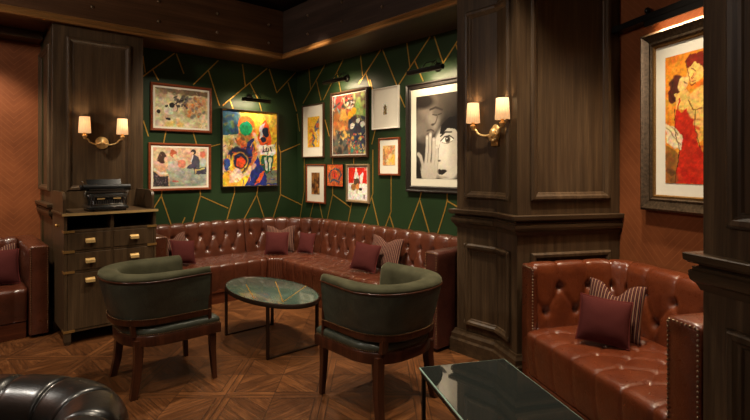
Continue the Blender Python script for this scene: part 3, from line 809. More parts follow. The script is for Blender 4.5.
# ------------------------------------------------------------------ tables
ot = thing('oval_coffee_table', 'oval coffee table with green stone top and bronze sled legs', 'table', LA(-1.602, -2.095))
def ell(a, c, n=72): return [(a * math.cos(2 * PI * j / n), c * math.sin(2 * PI * j / n)) for j in range(n)]
TA, TB = .298, .575
m = MB(); m.loft([[(x * s, y * s, z) for x, y in ell(TA, TB)] for s, z in ((.975, .416), (.985, .418), (.985, .4285), (.97, .43))]); top = m.obj('table_top', M['marble'], ot, auto=40)
m = MB(); m.loft([[(x, y, z) for x, y in ell(TA - i, TB - i)] for i, z in ((.003, .395), (-.004, .40), (-.004, .424), (0, .431), (.006, .432), (.008, .43), (.008, .396))], True, False, True); m.obj('rim', M['bronze'], ot, auto=40)
m = MB()
def on_top(px, py):
    p = on_plane(px, py, Vector((0, 0, .43)), Vector((0, 0, 1))); r = p - K; return (r.dot(dA) + 1.602, r.dot(dB) + 2.095)
for q0, q1 in (((246, 284.5), (254, 298.5)), ((275.5, 281.5), (283, 302)), ((283, 302), (306, 286))):
    (x0, y0), (x1, y1) = on_top(*q0), on_top(*q1)
    d = Vector((x1 - x0, y1 - y0)).normalized() * .004; n = Vector((-d.y, d.x))
    m.add([(x0 - n.x, y0 - n.y, .4304), (x1 - n.x, y1 - n.y, .4304), (x1 + n.x, y1 + n.y, .4304), (x0 + n.x, y0 + n.y, .4304)], [(0, 1, 2, 3)])
m.obj('brass_inlay', M['inlay'], top)
m = MB(); m.loft([[(x * s, y * s, z) for x, y in ell(TA - .01, TB - .01)] for s, z in ((1, .395), (1, .4155))]); m.obj('under_board', M['bronze'], ot, auto=40)
for sv in (1, -1):
    y = sv * .36
    for sx in (1, -1):
        m = MB(); x = sx * .225; m.box(x - .007, x + .007, y - .018, y + .018, .012, .396); m.obj('leg', M['bronze'], ot, bevel=.002)
    m = MB(); m.box(-.234, .234, y - .012, y + .012, 0, .012); m.obj('floor_bar', M['bronze'], ot, bevel=.002)
bt = thing('glass_coffee_table', 'rectangular black glass coffee table on slim metal legs', 'table', LC(-.70, -1.28))
TW, TD = .232, .60
m = MB(); m.box(-TW, TW, -TD, TD, .438, .45); m.obj('table_top', [M['black_glass']], bt, bevel=.002)
m = MB(); m.tube([(-TW, -TD, .4445), (TW, -TD, .4445), (TW, TD, .4445), (-TW, TD, .4445)], .0055, 6, loop=True); m.obj('glass_edge', M['glass_edge'], bt)
m = MB()
for (x0, x1, y0, y1) in ((-TW + .004, -TW + .022, -TD + .005, TD - .005), (TW - .022, TW - .004, -TD + .005, TD - .005), (-TW + .022, TW - .022, TD - .023, TD - .005), (-TW + .022, TW - .022, -TD + .005, -TD + .023)): m.box(x0, x1, y0, y1, .412, .4375)
m.obj('top_frame', M['black_metal'], bt, bevel=.001)
for sx in (-1, 1):
    for sy in (-1, 1):
        m = MB(); x = sx * (TW - .014); y = sy * (TD - .015); m.box(x - .0085, x + .0085, y - .0085, y + .0085, 0, .412); m.obj('leg', M['black_metal'], bt)

# ------------------------------------------------------------------ writing cabinet with typewriter
CU0, CU1, CV0, CV1 = -2.93, -2.215, -1.12, -.575
cw = CU1 - CU0; cd = CV1 - CV0
cab = thing('writing_cabinet', 'dark oak brass-edged cabinet with drawers and open pigeonholes', 'cabinet', LA(CU0, CV0))
m = MB()
m.box(0, .022, 0, cd, .10, 1.06); m.box(cw - .022, cw, 0, cd, .10, 1.06); m.box(.022, cw - .022, cd - .015, cd, .10, 1.06)
for z in (.10, .583, .750, .915): m.box(.022, cw - .022, .004, cd - .015, z, z + .02)
m.box(cw / 2 - .012, cw / 2 + .012, .006, cd - .015, .935, 1.058); m.box(cw / 2 - .010, cw / 2 + .010, .004, .05, .12, .915)
m.box(.022, cw - .022, cd - .03, cd - .016, .12, .93)
m.obj('carcass', M['cabinet'], cab, bevel=.002)
m = MB(); m.box(-.012, cw + .012, -.012, cd, 1.06, 1.078); m.obj('top', M['cabinet'], cab, bevel=.003)
m = MB(); m.box(-.014, cw + .014, -.018, -.012, 1.058, 1.079); m.obj('brass_edge', M['brass'], cab)
# gallery: rounded side wings and a low back board
for x in (0, cw - .022):
    m = MB(); prof = [(.05, 1.078)] + [(.05 + .07 - .07 * math.cos(a), 1.18 + .07 * math.sin(a)) for a in [PI / 2 * j / 8 for j in range(9)]] + [(cd, 1.25), (cd, 1.078)]
    m.loft([[(xx, y, z) for y, z in prof] for xx in (x, x + .022)]); m.obj('side_wing', M['cabinet'], cab)
m = MB(); m.box(.022, cw - .022, cd - .016, cd, 1.078, 1.235); m.obj('back_board', M['cabinet'], cab)
def pull(parent, x, z):
    m = MB(); m.box(x - .036, x + .036, -.006, 0, z - .010, z + .022); m.obj('handle_plate', M['brass'], parent, bevel=.002)
    m = MB(); m.loft([[(x - .045, -.006, z + .014), (x + .045, -.006, z + .014), (x + .045, -.03, z + .004), (x + .045, -.03, z - .012), (x - .045, -.03, z - .012), (x - .045, -.03, z + .004)][0:6] if False else [(xx, -.006, z + .018), (xx, -.028, z + .008), (xx, -.03, z - .014), (xx, -.024, z - .014), (xx, -.006, z + .006)] for xx in (x - .034, x + .034)]); m.obj('handle', M['brass'], parent)
half = (cw - .044 - .02) / 2
for z0, z1 in ((.772, .913), (.605, .748)):
    for s in (0, 1):
        x0 = .024 + s * (half + .018)
        m = MB(); m.box(x0, x0 + half - .002, 0, .40, z0, z1); d = m.obj('drawer', M['cabinet'], cab, bevel=.003); pull(d, x0 + half / 2 - .0, (z0 + z1) / 2)
for s in (0, 1):
    x0 = .024 + s * (half + .018)
    m = MB(); m.box(x0, x0 + half - .002, 0, .022, .123, .581); d = m.obj('door', M['cabinet'], cab, bevel=.003); pull(d, x0 + half / 2, .515)
for z in (.102, .585, .752, .917):
    for x0, x1 in ((-.004, .075), (cw - .075, cw + .004)):
        m = MB(); m.box(x0, x1, -.004, .003, z, z + .02)
        if x0 < 0: m.box(-.004, -.0005, .003, .07, z, z + .02)
        else: m.box(cw + .0005, cw + .004, .003, .07, z, z + .02)
        m.obj('corner_strap', M['old_brass'], cab)
for x in (0.0, cw - .05):
    for y in (.0, cd - .05):
        m = MB(); m.loft([[(x + i, y + i, z), (x + .05 - i, y + i, z), (x + .05 - i, y + .05 - i, z), (x + i, y + .05 - i, z)] for i, z in ((.008, 0), (0, .03), (0, .10))]); m.obj('foot', M['oak'], cab)
m = MB(); m.box(-.016, .0, .20, .216, .955, .975); m.ball((-.02, .208, .965), .014, 10, 6); m.obj('side_knob', M['old_brass'], cab, auto=40)

tw = thing('typewriter', 'old black typewriter standing on top of the cabinet', 'typewriter', LA(CU0 + .345, CV0 + .20, 1.0785) @ Matrix.Scale(1.15, 4))
m = MB()
def rr(w, d, z, yo=0, r=.03):
    out = []
    for cx_, cy_, a0 in ((w - r, d - r, 0), (-w + r, d - r, 90), (-w + r, -d + r, 180), (w - r, -d + r, 270)):
        for j in range(5):
            a = math.radians(a0 + 22.5 * j); out.append((cx_ + r * math.cos(a), cy_ + r * math.sin(a) + yo, z))
    return out
m.loft([rr(.135, .13, .012), rr(.14, .135, .018), rr(.14, .135, .03), rr(.128, .122, .042), rr(.125, .118, .075), rr(.135, .11, .095), rr(.138, .105, .118), rr(.13, .10, .128)])
tb = m.obj('body', M['typewriter'], tw, auto=35)
m = MB(); frame_ring(m, -.105, .105, .046, .112, [(0, 0), (0, .006), (.006, .007), (.01, 0)], lambda a, z, h: (a, -.117 - h, z)); frame_ring(m, -.128, .128, .030, .122, [(0, 0), (0, .005), (.005, .006), (.007, 0)], lambda a, z, h: (a, -.1185 - h, z)); m.obj('panel_bead_and_glints', M['steel'], tb)  # outer steel ring added to stand for glints on the enamel edges
for x in (-.055, .055):
    m = MB(); m.box(x - .026, x + .026, -.1235, -.118, .088, .098); m.obj('gilt_plate', M['brass'], tb)
m = MB()
for i in range(15):
    x = -.085 + i * .17 / 14; m.box(x - .002, x + .002, -.122, -.118, .054, .08)
m.obj('type_bars', M['steel'], tb)
m = MB(); m.box(-.142, .142, -.06, .02, .13, .152); m.box(-.132, .132, -.035, .03, .152, .165); m.obj('carriage', M['typewriter'], tw, bevel=.004)
m = MB(); m.tube([(-.148, -.02, .178), (.148, -.02, .178)], .02, 16); m.obj('platen', M['rubber'], tw, auto=40)
for x in (-.16, .16):
    m = MB(); m.tube([(x - .013, -.02, .178), (x + .013, -.02, .178)], .019, 14); m.obj('platen_knob', M['rubber'], tw, auto=40)
m = MB(); m.box(-.14, .14, -.066, -.06, .136, .150); m.box(-.12, .12, -.062, -.056, .156, .162); m.obj('carriage_rail', M['steel'], tw)
m = MB(); m.add([(-.12, .015, .19), (.12, .015, .19), (.12, .04, .235), (-.12, .04, .235), (-.12, .021, .188), (.12, .021, .188), (.12, .046, .233), (-.12, .046, .233)], [(0, 1, 2, 3), (7, 6, 5, 4), (0, 4, 5, 1), (1, 5, 6, 2), (2, 6, 7, 3), (3, 7, 4, 0)]); m.obj('paper_rest', M['typewriter'], tw)
m = MB(); m.tube([(-.15, -.03, .17), (-.165, -.06, .19), (-.17, -.09, .215)], .005, 8); m.ball((-.17, -.09, .218), .009); m.obj('return_lever', M['steel'], tw, smooth=True)
for x in (-.13, .13):
    m = MB(); m.tube([(x, -.05, .10), (x * 1.12, -.06, .12), (x * 1.1, -.062, .15)], .006, 8); m.obj('carriage_arm', M['steel'], tw, smooth=True)
for x in (-.11, .11):
    for y in (-.105, .105):
        m = MB(); m.lathe([(.012, 0), (.013, .012)], 12, Matrix.Translation((x, y, 0))); m.obj('foot', M['rubber'], tw)

# ------------------------------------------------------------------ cushions
from mathutils.bvhtree import BVHTree
def bvh_of(objs):
    v = []; f = []
    for o in objs:
        k0 = len(v); v += [o.matrix_world @ p.co for p in o.data.vertices]; f += [tuple(k0 + i for i in p.vertices) for p in o.data.polygons]
    return BVHTree.FromPolygons(v, f)
OBST = []
def meshes_under(o): return [c for c in o.children_recursive if c.type == 'MESH']
def settle(t, out, lo=.0):
    """nudge a cushion up and away from the back it leans on until it just touches what it rests on"""
    bpy.context.view_layer.update(); ms = meshes_under(t)
    for step in range(60):
        me = bvh_of(ms)
        hit = any(me.overlap(o) for o in OBST)
        if not hit: break
        t.matrix_world = Matrix.Translation(out * .006 + Vector((0, 0, .002))) @ t.matrix_world; bpy.context.view_layer.update()
    OBST.append(bvh_of(ms))
def pillow(label, kind, M4, w=.34, h=.34, th=.13, chop=0.0, group=None, name='cushion'):
    n = 22; m = MB()
    def pt(a, c, sgn):
        ea = (1 - abs(a) ** 2.4); ec = (1 - abs(c) ** 2.4)
        z = th / 2 * (max(0, ea) ** .62) * (max(0, ec) ** .62)
        x = a * w / 2 * (1 - .07 * (1 - c * c) * abs(a) ** 3); y = c * h / 2 * (1 - .07 * (1 - a * a) * abs(c) ** 3)
        if chop and c > 0: y -= chop * math.exp(-(a / .36) ** 2) * c ** 1.5; z *= 1 - .35 * math.exp(-(a / .25) ** 2) * c
        z += .004 * noise.noise(Vector((a * 2.3 + w * 9, c * 2.3, sgn * 3)))* ea * ec
        return (x, -sgn * z, y + h / 2)
    idx = {}
    vs = []; fs = []
    for s in (1, -1):
        for i in range(n + 1):
            for j in range(n + 1):
                a = -math.cos(PI * i / n) * .5 + (2 * i / n - 1) * .5; c = -math.cos(PI * j / n) * .5 + (2 * j / n - 1) * .5
                if s == -1 and (i in (0, n) or j in (0, n)): idx[s, i, j] = idx[1, i, j]; continue
                idx[s, i, j] = len(vs); vs.append(pt(a, c, s))
        for i in range(n):
            for j in range(n):
                q = (idx[s, i, j], idx[s, i + 1, j], idx[s, i + 1, j + 1], idx[s, i, j + 1])
                fs.append(q if s == 1 else q[::-1])
    m.add(vs, fs)
    t = thing(name, label, 'cushion', M4, group)
    m.obj('cover', M['burgundy'] if kind == 'b' else M['stripe'], t, smooth=True)
    if kind == 'b':
        bd_ = [vs[idx[1, i, 0]] for i in range(n)] + [vs[idx[1, n, j]] for j in range(n)] + [vs[idx[1, i, n]] for i in range(n, 0, -1)] + [vs[idx[1, 0, j]] for j in range(n, 0, -1)]
        p = MB(); p.tube(bd_, .0045, 6, loop=True); p.obj('piping', M['burgundy_cord'], t, smooth=True)
    return t
def PM(frame, u, v, z, yaw, lean, roll=0.0):
    """yaw 0 faces the local -y; lean tips the top backwards"""
    return frame @ Matrix.Translation((u, v, z)) @ Matrix.Rotation(yaw, 4, 'Z') @ Matrix.Rotation(-lean, 4, 'X') @ Matrix.Rotation(roll, 4, 'Y')
SZ = .434; BZ = .430
bpy.context.view_layer.update()
OBST += [bvh_of(meshes_under(o)) for o in (sofa, booth, lb)]
def put(frame, label, kind, pose, *a):
    t = pillow(label, kind, PM(frame, *pose), *a); y = pose[3]
    t['group'] = 'cushions on the tan booth sofa' if frame is MC else 'cushions on the sofa left of the cabinet' if pose[0] < -3 else 'cushions on the corner sofa'
    d = (frame.to_3x3() @ Vector((math.sin(y), -math.cos(y), 0))).normalized(); settle(t, d)
# the back ones first, then the ones leaning on them
put(MA, 'striped cushion behind the burgundy one at the left end of the corner sofa', 's', (-1.80, -.40, SZ, .12, .30, -.1), .32, .30, .08, .05)
put(MA, 'plain burgundy cushion at the left end of the corner sofa', 'b', (-1.78, -.56, SZ, .15, .40, .14), .26, .25, .10)
put(MA, 'striped cushion standing behind the burgundy one at the rounded corner of the sofa', 's', (-.60, -.55, SZ, -.75, .25, .0), .36, .32, .08, .05)
put(MA, 'dark burgundy cushion tucked right of the striped one at the rounded corner of the sofa', 'b', (-.42, -.83, SZ, -1.2, .3, .0), .22, .24, .08)
put(MA, 'plain burgundy cushion at the rounded corner of the corner sofa', 'b', (-.72, -.68, SZ, -.69, .30, 0.02), .27, .26, .10)
put(MA, 'striped cushion behind the burgundy one on the right arm of the corner sofa', 's', (-.40, -2.18, SZ, -1.35, .30, .05), .38, .34, .08, .05)
put(MA, 'plain burgundy cushion leaning before a striped one on the right arm of the corner sofa', 'b', (-.56, -2.08, SZ, -1.15, .40, .10), .28, .27, .10)
put(MA, 'burgundy cushion half hidden by the right-hand arm of the corner sofa', 'b', (-.40, -2.90, SZ, -1.5, .30, .1), .22, .26, .08)
put(MC, 'striped cushion with dented top behind the burgundy one on the tan booth sofa', 's', (.33, -.50, BZ, -1.0, .30, .03), .33, .34, .09, .08)
put(MC, 'burgundy cushion in front of a striped one on the tan booth sofa', 'b', (.215, -.57, BZ, -.66, .40, .10), .28, .265, .11)
put(MC, 'burgundy cushion peeping out behind the near arm of the tan booth sofa', 'b', (.24, -1.20, BZ, -2.8, .25, .0), .26, .28, .08)
put(MA, 'striped cushion behind the burgundy one on the sofa left of the cabinet', 's', (-3.32, -.28, BZ, .05, .28, .0), .34, .34, .08, .06)
put(MA, 'burgundy cushion in front of a striped one on the sofa left of the cabinet', 'b', (-3.345, -.44, BZ, .08, .40, .03), .38, .31, .11)

# ------------------------------------------------------------------ pictures
class Art:
    def __init__(s, w, h, base, res=.004, seed=0, warp=.014):
        s.w, s.h = w, h; s.nx = max(12, int(w / res)); s.ny = max(12, int(h / res))
        s.X, s.Y = np.meshgrid(np.linspace(0, 1, s.nx + 1), np.linspace(0, 1, s.ny + 1), indexing='ij'); s.Y = 1 - s.Y   # Y down, like reading a picture
        s.c = np.ones(s.X.shape + (3,)) * np.array(base, float); s.r = np.random.RandomState(seed); s.asp = h / w
        s.X0, s.Y0 = s.X, s.Y; s.X = s.X + warp * s.field(14); s.Y = s.Y + warp * s.field(14) / s.asp
    def field(s, f):
        """smooth random field, about f cells across, roughly -1..1"""
        def one(f):
            gx, gy = int(f) + 3, int(f * s.asp) + 3; g = s.r.uniform(-1, 1, (gx + 1, gy + 1)); x = s.X0 * f + .37; y = s.Y0 * f * s.asp + .61
            ix, iy = np.floor(x).astype(int), np.floor(y).astype(int); fx, fy = x - ix, y - iy; fx = fx * fx * (3 - 2 * fx); fy = fy * fy * (3 - 2 * fy)
            return (g[ix, iy] * (1 - fx) + g[ix + 1, iy] * fx) * (1 - fy) + (g[ix, iy + 1] * (1 - fx) + g[ix + 1, iy + 1] * fx) * fy
        return one(f) + .5 * one(f * 2.1)
    def put(s, m, col, op=1.0):
        m = (np.clip(m, 0, 1) * op)[..., None]; s.c = s.c * (1 - m) + np.array(col, float) * m
    def poly(s, pts, col, op=1.0):
        x, y = s.X, s.Y; ins = np.zeros(x.shape, bool); n = len(pts)
        for i in range(n):
            (x0, y0), (x1, y1) = pts[i], pts[(i + 1) % n]
            if y0 == y1: continue
            ins ^= ((y0 > y) != (y1 > y)) & (x < (x1 - x0) * (y - y0) / (y1 - y0) + x0)
        s.put(ins.astype(float), col, op)
    def ell(s, cx, cy, rx, ry, col, rot=0, op=1.0, soft=.15):
        dx, dy = s.X - cx, (s.Y - cy) * s.asp; ry2 = ry * s.asp; c_, s_ = math.cos(rot), math.sin(rot)
        d = np.sqrt(((dx * c_ + dy * s_) / rx) ** 2 + ((-dx * s_ + dy * c_) / ry2) ** 2); s.put((1 + soft / 2 - d) / soft, col, op)
    def line(s, pts, w, col, op=1.0):
        P = [(a, b_ * s.asp) for a, b_ in pts]; d = segdist(s.X, s.Y * s.asp, list(zip(P[:-1], P[1:]))); s.put((w - d) / (w * .5), col, op)
    def blots(s, n, cols, box=(0, 0, 1, 1), r=(.02, .06), op=.8):
        for _ in range(n):
            s.ell(s.r.uniform(box[0], box[2]), s.r.uniform(box[1], box[3]), s.r.uniform(*r), s.r.uniform(*r) / s.asp * s.r.uniform(.5, 2), cols[s.r.randint(len(cols))], s.r.uniform(0, 3), op, .6)
    def strokes(s, n, cols, box, L=.08, w=.008, op=.8, ang=None):
        for _ in range(n):
            x, y = s.r.uniform(box[0], box[2]), s.r.uniform(box[1], box[3]); a = s.r.uniform(0, 6.28) if ang is None else ang + s.r.uniform(-.3, .3)
            s.line([(x, y), (x + L * math.cos(a), y + L * math.sin(a) / s.asp)], w, cols[s.r.randint(len(cols))], op)
    def grain(s, amt): s.c *= (1 + s.r.uniform(-amt, amt, s.X.shape))[..., None]
    def finish(s, k):
        for ch in range(3): s.c[..., ch] *= 1 + k * (.12 * s.field(16) + .08 * s.field(40))
        s.c *= (1 + k * (.16 * s.field(24) + .06 * s.r.uniform(-1, 1, s.X.shape)))[..., None]
    def mesh(s, name, mat, parent, to3, w0, z0, h):
        me = bpy.data.meshes.new(name); n = s.ny + 1
        vs = [to3(w0 + s.w * i / s.nx, z0 + s.h * j / s.ny, h) for i in range(s.nx + 1) for j in range(s.ny + 1)]
        fs = [(i * n + j, (i + 1) * n + j, (i + 1) * n + j + 1, i * n + j + 1) for i in range(s.nx) for j in range(s.ny)]
        me.from_pydata([tuple(v) for v in vs], [], fs)
        c = np.clip(s.c / 255.0, 0, 1); lin = np.where(c <= .04045, c / 12.92, ((c + .055) / 1.055) ** 2.4)
        rgba = np.concatenate([lin, np.ones(lin.shape[:2] + (1,))], 2).reshape(-1)
        at_ = me.color_attributes.new('Col', 'FLOAT_COLOR', 'POINT'); at_.data.foreach_set('color', rgba.astype(np.float32))
        me.materials.append(mat); o = bpy.data.objects.new(name, me); COL.objects.link(o); o.parent = parent
        return o
# a picture hangs in its own frame: local x along the wall, z up, -y into the room
def hang(wall, px0, px1, ytl, ybl, ytr, ybr, name, label, cat, fw, depth, fmat, matw=0.0, mat_m=None, art=None, img=None, seed=0, lift=.004, slip=None, fprof=None, res=.004, w_true=None, painted=False):
    on = {'A': onA, 'B': onB, 'C': onC}[wall]; d0 = -depth if wall != 'C' else .82 - depth
    a0, zt0 = on(px0, ytl, d0); _, zb0 = on(px0, ybl, d0); a1, zt1 = on(px1, ytr, d0); _, zb1 = on(px1, ybr, d0)
    zt, zb = (zt0 + zt1) / 2, (zb0 + zb1) / 2
    if wall == 'A': w = abs(a1 - a0); ctr = (a0 + a1) / 2; T = LA(ctr, -lift, (zt + zb) / 2)
    else:
        w = abs(a1 - a0) if w_true is None else w_true
        ctr = (a0 + a1) / 2 if w_true is None else a0 - w_true / 2
        T = (LA(-lift, ctr, (zt + zb) / 2, -PI / 2) if wall == 'B' else LC(.82 - lift, ctr, (zt + zb) / 2, -PI / 2))
    h = zt - zb; t = thing(name, label, cat, T, 'pictures on the green walls' if wall != 'C' else None)
    to3 = lambda a, z, hh: (a, -hh, z)
    m = MB()
    pf = fprof or [(0, 0), (0, depth * .8), (fw * .25, depth), (fw * .7, depth * .92), (fw, depth * .6), (fw, 0)]
    frame_ring(m, -w / 2, w / 2, -h / 2, h / 2, pf, to3); m.obj('frame', fmat, t)
    iw, ih = w - 2 * fw, h - 2 * fw; bh = depth * .45
    if slip:
        m = MB(); frame_ring(m, -iw / 2 - .001, iw / 2 + .001, -ih / 2 - .001, ih / 2 + .001, [(0, 0), (0, depth * .62), (slip * .6, depth * .66), (slip, depth * .5), (slip, 0)], to3); m.obj('gilt_slip', M['gilt'], t)
        iw -= 2 * slip; ih -= 2 * slip
    x0, x1, y0, y1 = -iw / 2, iw / 2, -ih / 2, ih / 2
    if matw or img:
        m = MB(); m.box(x0 - .003, x1 + .003, -bh, -.001, y0 - .003, y1 + .003); m.obj('mat_board', mat_m or M['paper'], t)
        if img: x0, x1, y0, y1 = -iw / 2 + iw * img[0], -iw / 2 + iw * img[2], ih / 2 - ih * img[3], ih / 2 - ih * img[1]
        else: x0, x1, y0, y1 = x0 + matw, x1 - matw, y0 + matw, y1 - matw
        bh += .002
    A_ = Art(x1 - x0, y1 - y0, (128, 128, 128), res, seed, .004 if art is art_portrait else .014); art(A_); A_.finish(.12 if art is art_portrait else 1.0 if painted else .6)
    A_.mesh('canvas' if painted else 'print', M['paint'] if painted else M['print'], t, to3, x0, y0, bh)
    if not (matw or img):
        m = MB(); m.box(x0 - .002, x1 + .002, -bh + .002, -.001, y0 - .002, y1 + .002); m.obj('backing', M['frame_black'], t)
    return t, T, w, h

def art_yard(a):
    a.c[:] = (226, 210, 170); a.blots(60, [(188, 168, 120), (220, 204, 164), (200, 186, 150), (176, 160, 118)], r=(.03, .1), op=.5)
    a.poly([(0, 0), (1, 0), (1, .14), (.55, .13), (.3, .10), (0, .03)], (120, 96, 70)); a.blots(20, [(96, 78, 60), (140, 112, 82)], (0, 0, 1, .1), (.03, .08), .6)
    a.poly([(.5, .2), (.98, .16), (.98, .62), (.55, .66)], (186, 150, 104), .7)
    a.blots(34, [(206, 126, 66), (176, 96, 52), (214, 150, 96), (120, 110, 104)], (.55, .2, .95, .72), (.015, .04), .85)
    a.blots(22, [(70, 62, 58), (96, 92, 90), (52, 46, 44)], (.36, .18, .6, .5), (.012, .035), .85)
    a.ell(.24, .56, .09, .13, (228, 220, 200)); a.ell(.30, .44, .05, .06, (34, 30, 30)); a.ell(.2, .47, .03, .04, (40, 34, 32)); a.ell(.24, .80, .05, .03, (40, 36, 34)); a.ell(.07, .63, .03, .05, (40, 34, 30), .5)
    a.line([(.30, .46), (.42, .36), (.52, .28)], .012, (44, 38, 36)); a.line([(.40, .38), (.40, .58)], .010, (60, 52, 48))
    a.strokes(60, [(110, 96, 74), (84, 70, 56), (228, 216, 186)], (0, .1, 1, 1), .05, .005, .5); a.blots(8, [(206, 168, 84)], (.2, .84, .5, .96), (.03, .06), .5)
def art_table(a):
    a.c[:] = (206, 172, 142); a.blots(50, [(214, 186, 158), (196, 150, 124), (206, 178, 140)], r=(.03, .1), op=.6)
    a.poly([(.22, .56), (.98, .48), (1, 1), (.2, 1)], (162, 166, 146)); a.blots(24, [(150, 156, 140), (176, 176, 156), (132, 142, 130)], (.25, .58, 1, 1), (.03, .08), .6)
    a.poly([(0, .42), (.2, .5), (.3, .8), (.28, 1), (0, 1)], (206, 168, 128)); a.poly([(0, .6), (.12, .72), (.26, .72), (.27, 1), (0, 1)], (58, 52, 54))
    a.strokes(40, [(140, 132, 126), (34, 30, 32)], (0, .72, .26, 1), .03, .006); a.line([(.02, .56), (.12, .66), (.24, .66)], .02, (226, 214, 196))
    a.ell(.16, .27, .085, .15, (72, 50, 40)); a.ell(.225, .32, .035, .07, (214, 180, 148))
    a.ell(.36, .16, .06, .11, (178, 92, 58)); a.ell(.385, .22, .035, .06, (218, 180, 146)); a.poly([(.28, .36), (.44, .34), (.48, .58), (.26, .62)], (186, 176, 162)); a.ell(.52, .42, .07, .10, (216, 112, 92), op=.8)
    a.ell(.73, .1, .045, .08, (52, 44, 46)); a.ell(.71, .14, .025, .05, (214, 176, 144)); a.poly([(.74, .18), (.84, .24), (.86, .5), (.6, .56), (.62, .46), (.7, .4)], (74, 70, 84)); a.line([(.72, .2), (.70, .36)], .016, (226, 220, 206))
    a.ell(.92, .16, .06, .1, (196, 96, 78), op=.8); a.ell(.92, .38, .07, .1, (164, 178, 182), op=.7); a.poly([(.74, .52), (.98, .5), (.98, .68), (.76, .7)], (64, 60, 74)); a.line([(.78, .66), (.78, .58), (.94, .54)], .02, (202, 176, 112))
    a.ell(.4, .86, .07, .03, (190, 82, 74), op=.8); a.strokes(70, [(150, 118, 96), (110, 96, 92), (226, 206, 182)], (0, 0, 1, 1), .05, .004, .5)
def art_yellow(a):
    a.c[:] = (226, 184, 60); a.blots(30, [(236, 200, 84), (216, 170, 44), (240, 206, 90)], (.4, 0, 1, .45), (.04, .12), .6)
    a.poly([(0, 0), (.26, 0), (.30, .34), (0, .42)], (44, 88, 122)); a.blots(30, [(30, 66, 104), (70, 120, 140), (44, 92, 96), (120, 128, 60)], (0, 0, .28, .4), (.02, .06), .7)
    a.poly([(0, .34), (.30, .30), (.42, .55), (.2, .95), (0, 1)], (214, 188, 150)); a.blots(22, [(226, 200, 110), (206, 170, 140), (230, 214, 180), (196, 150, 60)], (0, .36, .3, .75), (.02, .06), .7)
    a.poly([(.28, .3), (.5, .3), (.62, .55), (.6, .8), (.34, .6)], (206, 120, 66)); a.blots(20, [(120, 110, 60), (214, 96, 44), (226, 150, 90), (96, 84, 70)], (.26, .28, .58, .6), (.02, .05), .75)
    a.poly([(.44, .42), (.56, .36), (.52, .7), (.38, .66)], (40, 52, 120)); a.line([(.56, .3), (.66, .5), (.62, .68), (.44, .82)], .035, (222, 192, 160))
    a.ell(.42, .17, .14, .11, (228, 110, 40)); a.ell(.42, .235, .115, .095, (18, 150, 104))
    a.poly([(.62, .34), (.74, .12), (.80, .10), (.88, .3), (.9, .44), (.66, .46)], (226, 92, 36)); a.poly([(.66, .2), (.76, .14), (.72, .34), (.67, .38)], (214, 208, 214)); a.ell(.78, .27, .06, .07, (24, 34, 60)); a.ell(.74, .38, .05, .04, (28, 36, 66))
    a.poly([(.64, .46), (.96, .44), (.98, .56), (.9, .6), (.68, .58)], (232, 224, 206)); a.line([(.74, .47), (.73, .54), (.77, .54)], .012, (28, 26, 28)); a.line([(.80, .48), (.79, .54), (.84, .54), (.84, .49)], .012, (28, 26, 28)); a.line([(.88, .48), (.9, .54)], .012, (28, 26, 28))
    a.poly([(.7, .6), (.94, .58), (.92, .82), (.8, .86), (.7, .74)], (34, 84, 60)); a.poly([(.75, .62), (.8, .61), (.82, .8), (.77, .78)], (214, 220, 190)); a.poly([(.84, .62), (.9, .61), (.88, .8), (.85, .8)], (190, 206, 170))
    a.poly([(.5, .84), (.62, .6), (.7, .72), (.82, .9), (.98, .78), (1, 1), (.4, 1)], (38, 52, 124)); a.ell(.28, .66, .22, .17, (34, 38, 66)); a.ell(.30, .68, .16, .13, (226, 170, 60)); a.ell(.31, .67, .13, .105, (30, 34, 56)); a.ell(.32, .69, .085, .07, (222, 78, 34))
    a.line([(.1, .6), (.16, .78), (.26, .86)], .035, (226, 176, 54)); a.ell(.25, .86, .10, .09, (224, 206, 176)); a.line([(.24, .9), (.44, .84), (.58, .72)], .04, (222, 190, 156)); a.ell(.08, .72, .06, .09, (44, 64, 130)); a.poly([(0, .84), (.14, .8), (.12, 1), (0, 1)], (220, 170, 50))
    a.poly([(.56, 1), (.68, .84), (.78, .8), (.66, .96)], (222, 92, 40)); a.poly([(.8, .84), (1, .78), (1, .98), (.8, .98)], (120, 120, 100)); a.strokes(46, [(30, 28, 34), (230, 214, 160), (200, 70, 40), (44, 60, 120)], (0, .4, 1, 1), .08, .008, .8)
def art_curl(a):
    a.c[:] = (222, 172, 46); a.blots(14, [(230, 186, 70), (206, 152, 36)], r=(.08, .2), op=.6)
    a.poly([(.55, .34), (.95, .06), (.9, .42), (.62, .52)], (84, 92, 116)); a.ell(.82, .3, .14, .08, (200, 96, 50)); a.line([(.2, .5), (.32, .42), (.5, .56), (.4, .72), (.2, .8), (.2, .94)], .08, (198, 110, 56)); a.line([(.45, .6), (.6, .72), (.4, .86), (.55, .96)], .07, (70, 82, 100)); a.line([(.75, .5), (.9, .7), (.8, .9)], .06, (196, 190, 160))
    a.strokes(16, [(64, 60, 70), (200, 110, 60)], (.1, .3, .9, 1), .15, .02, .8)
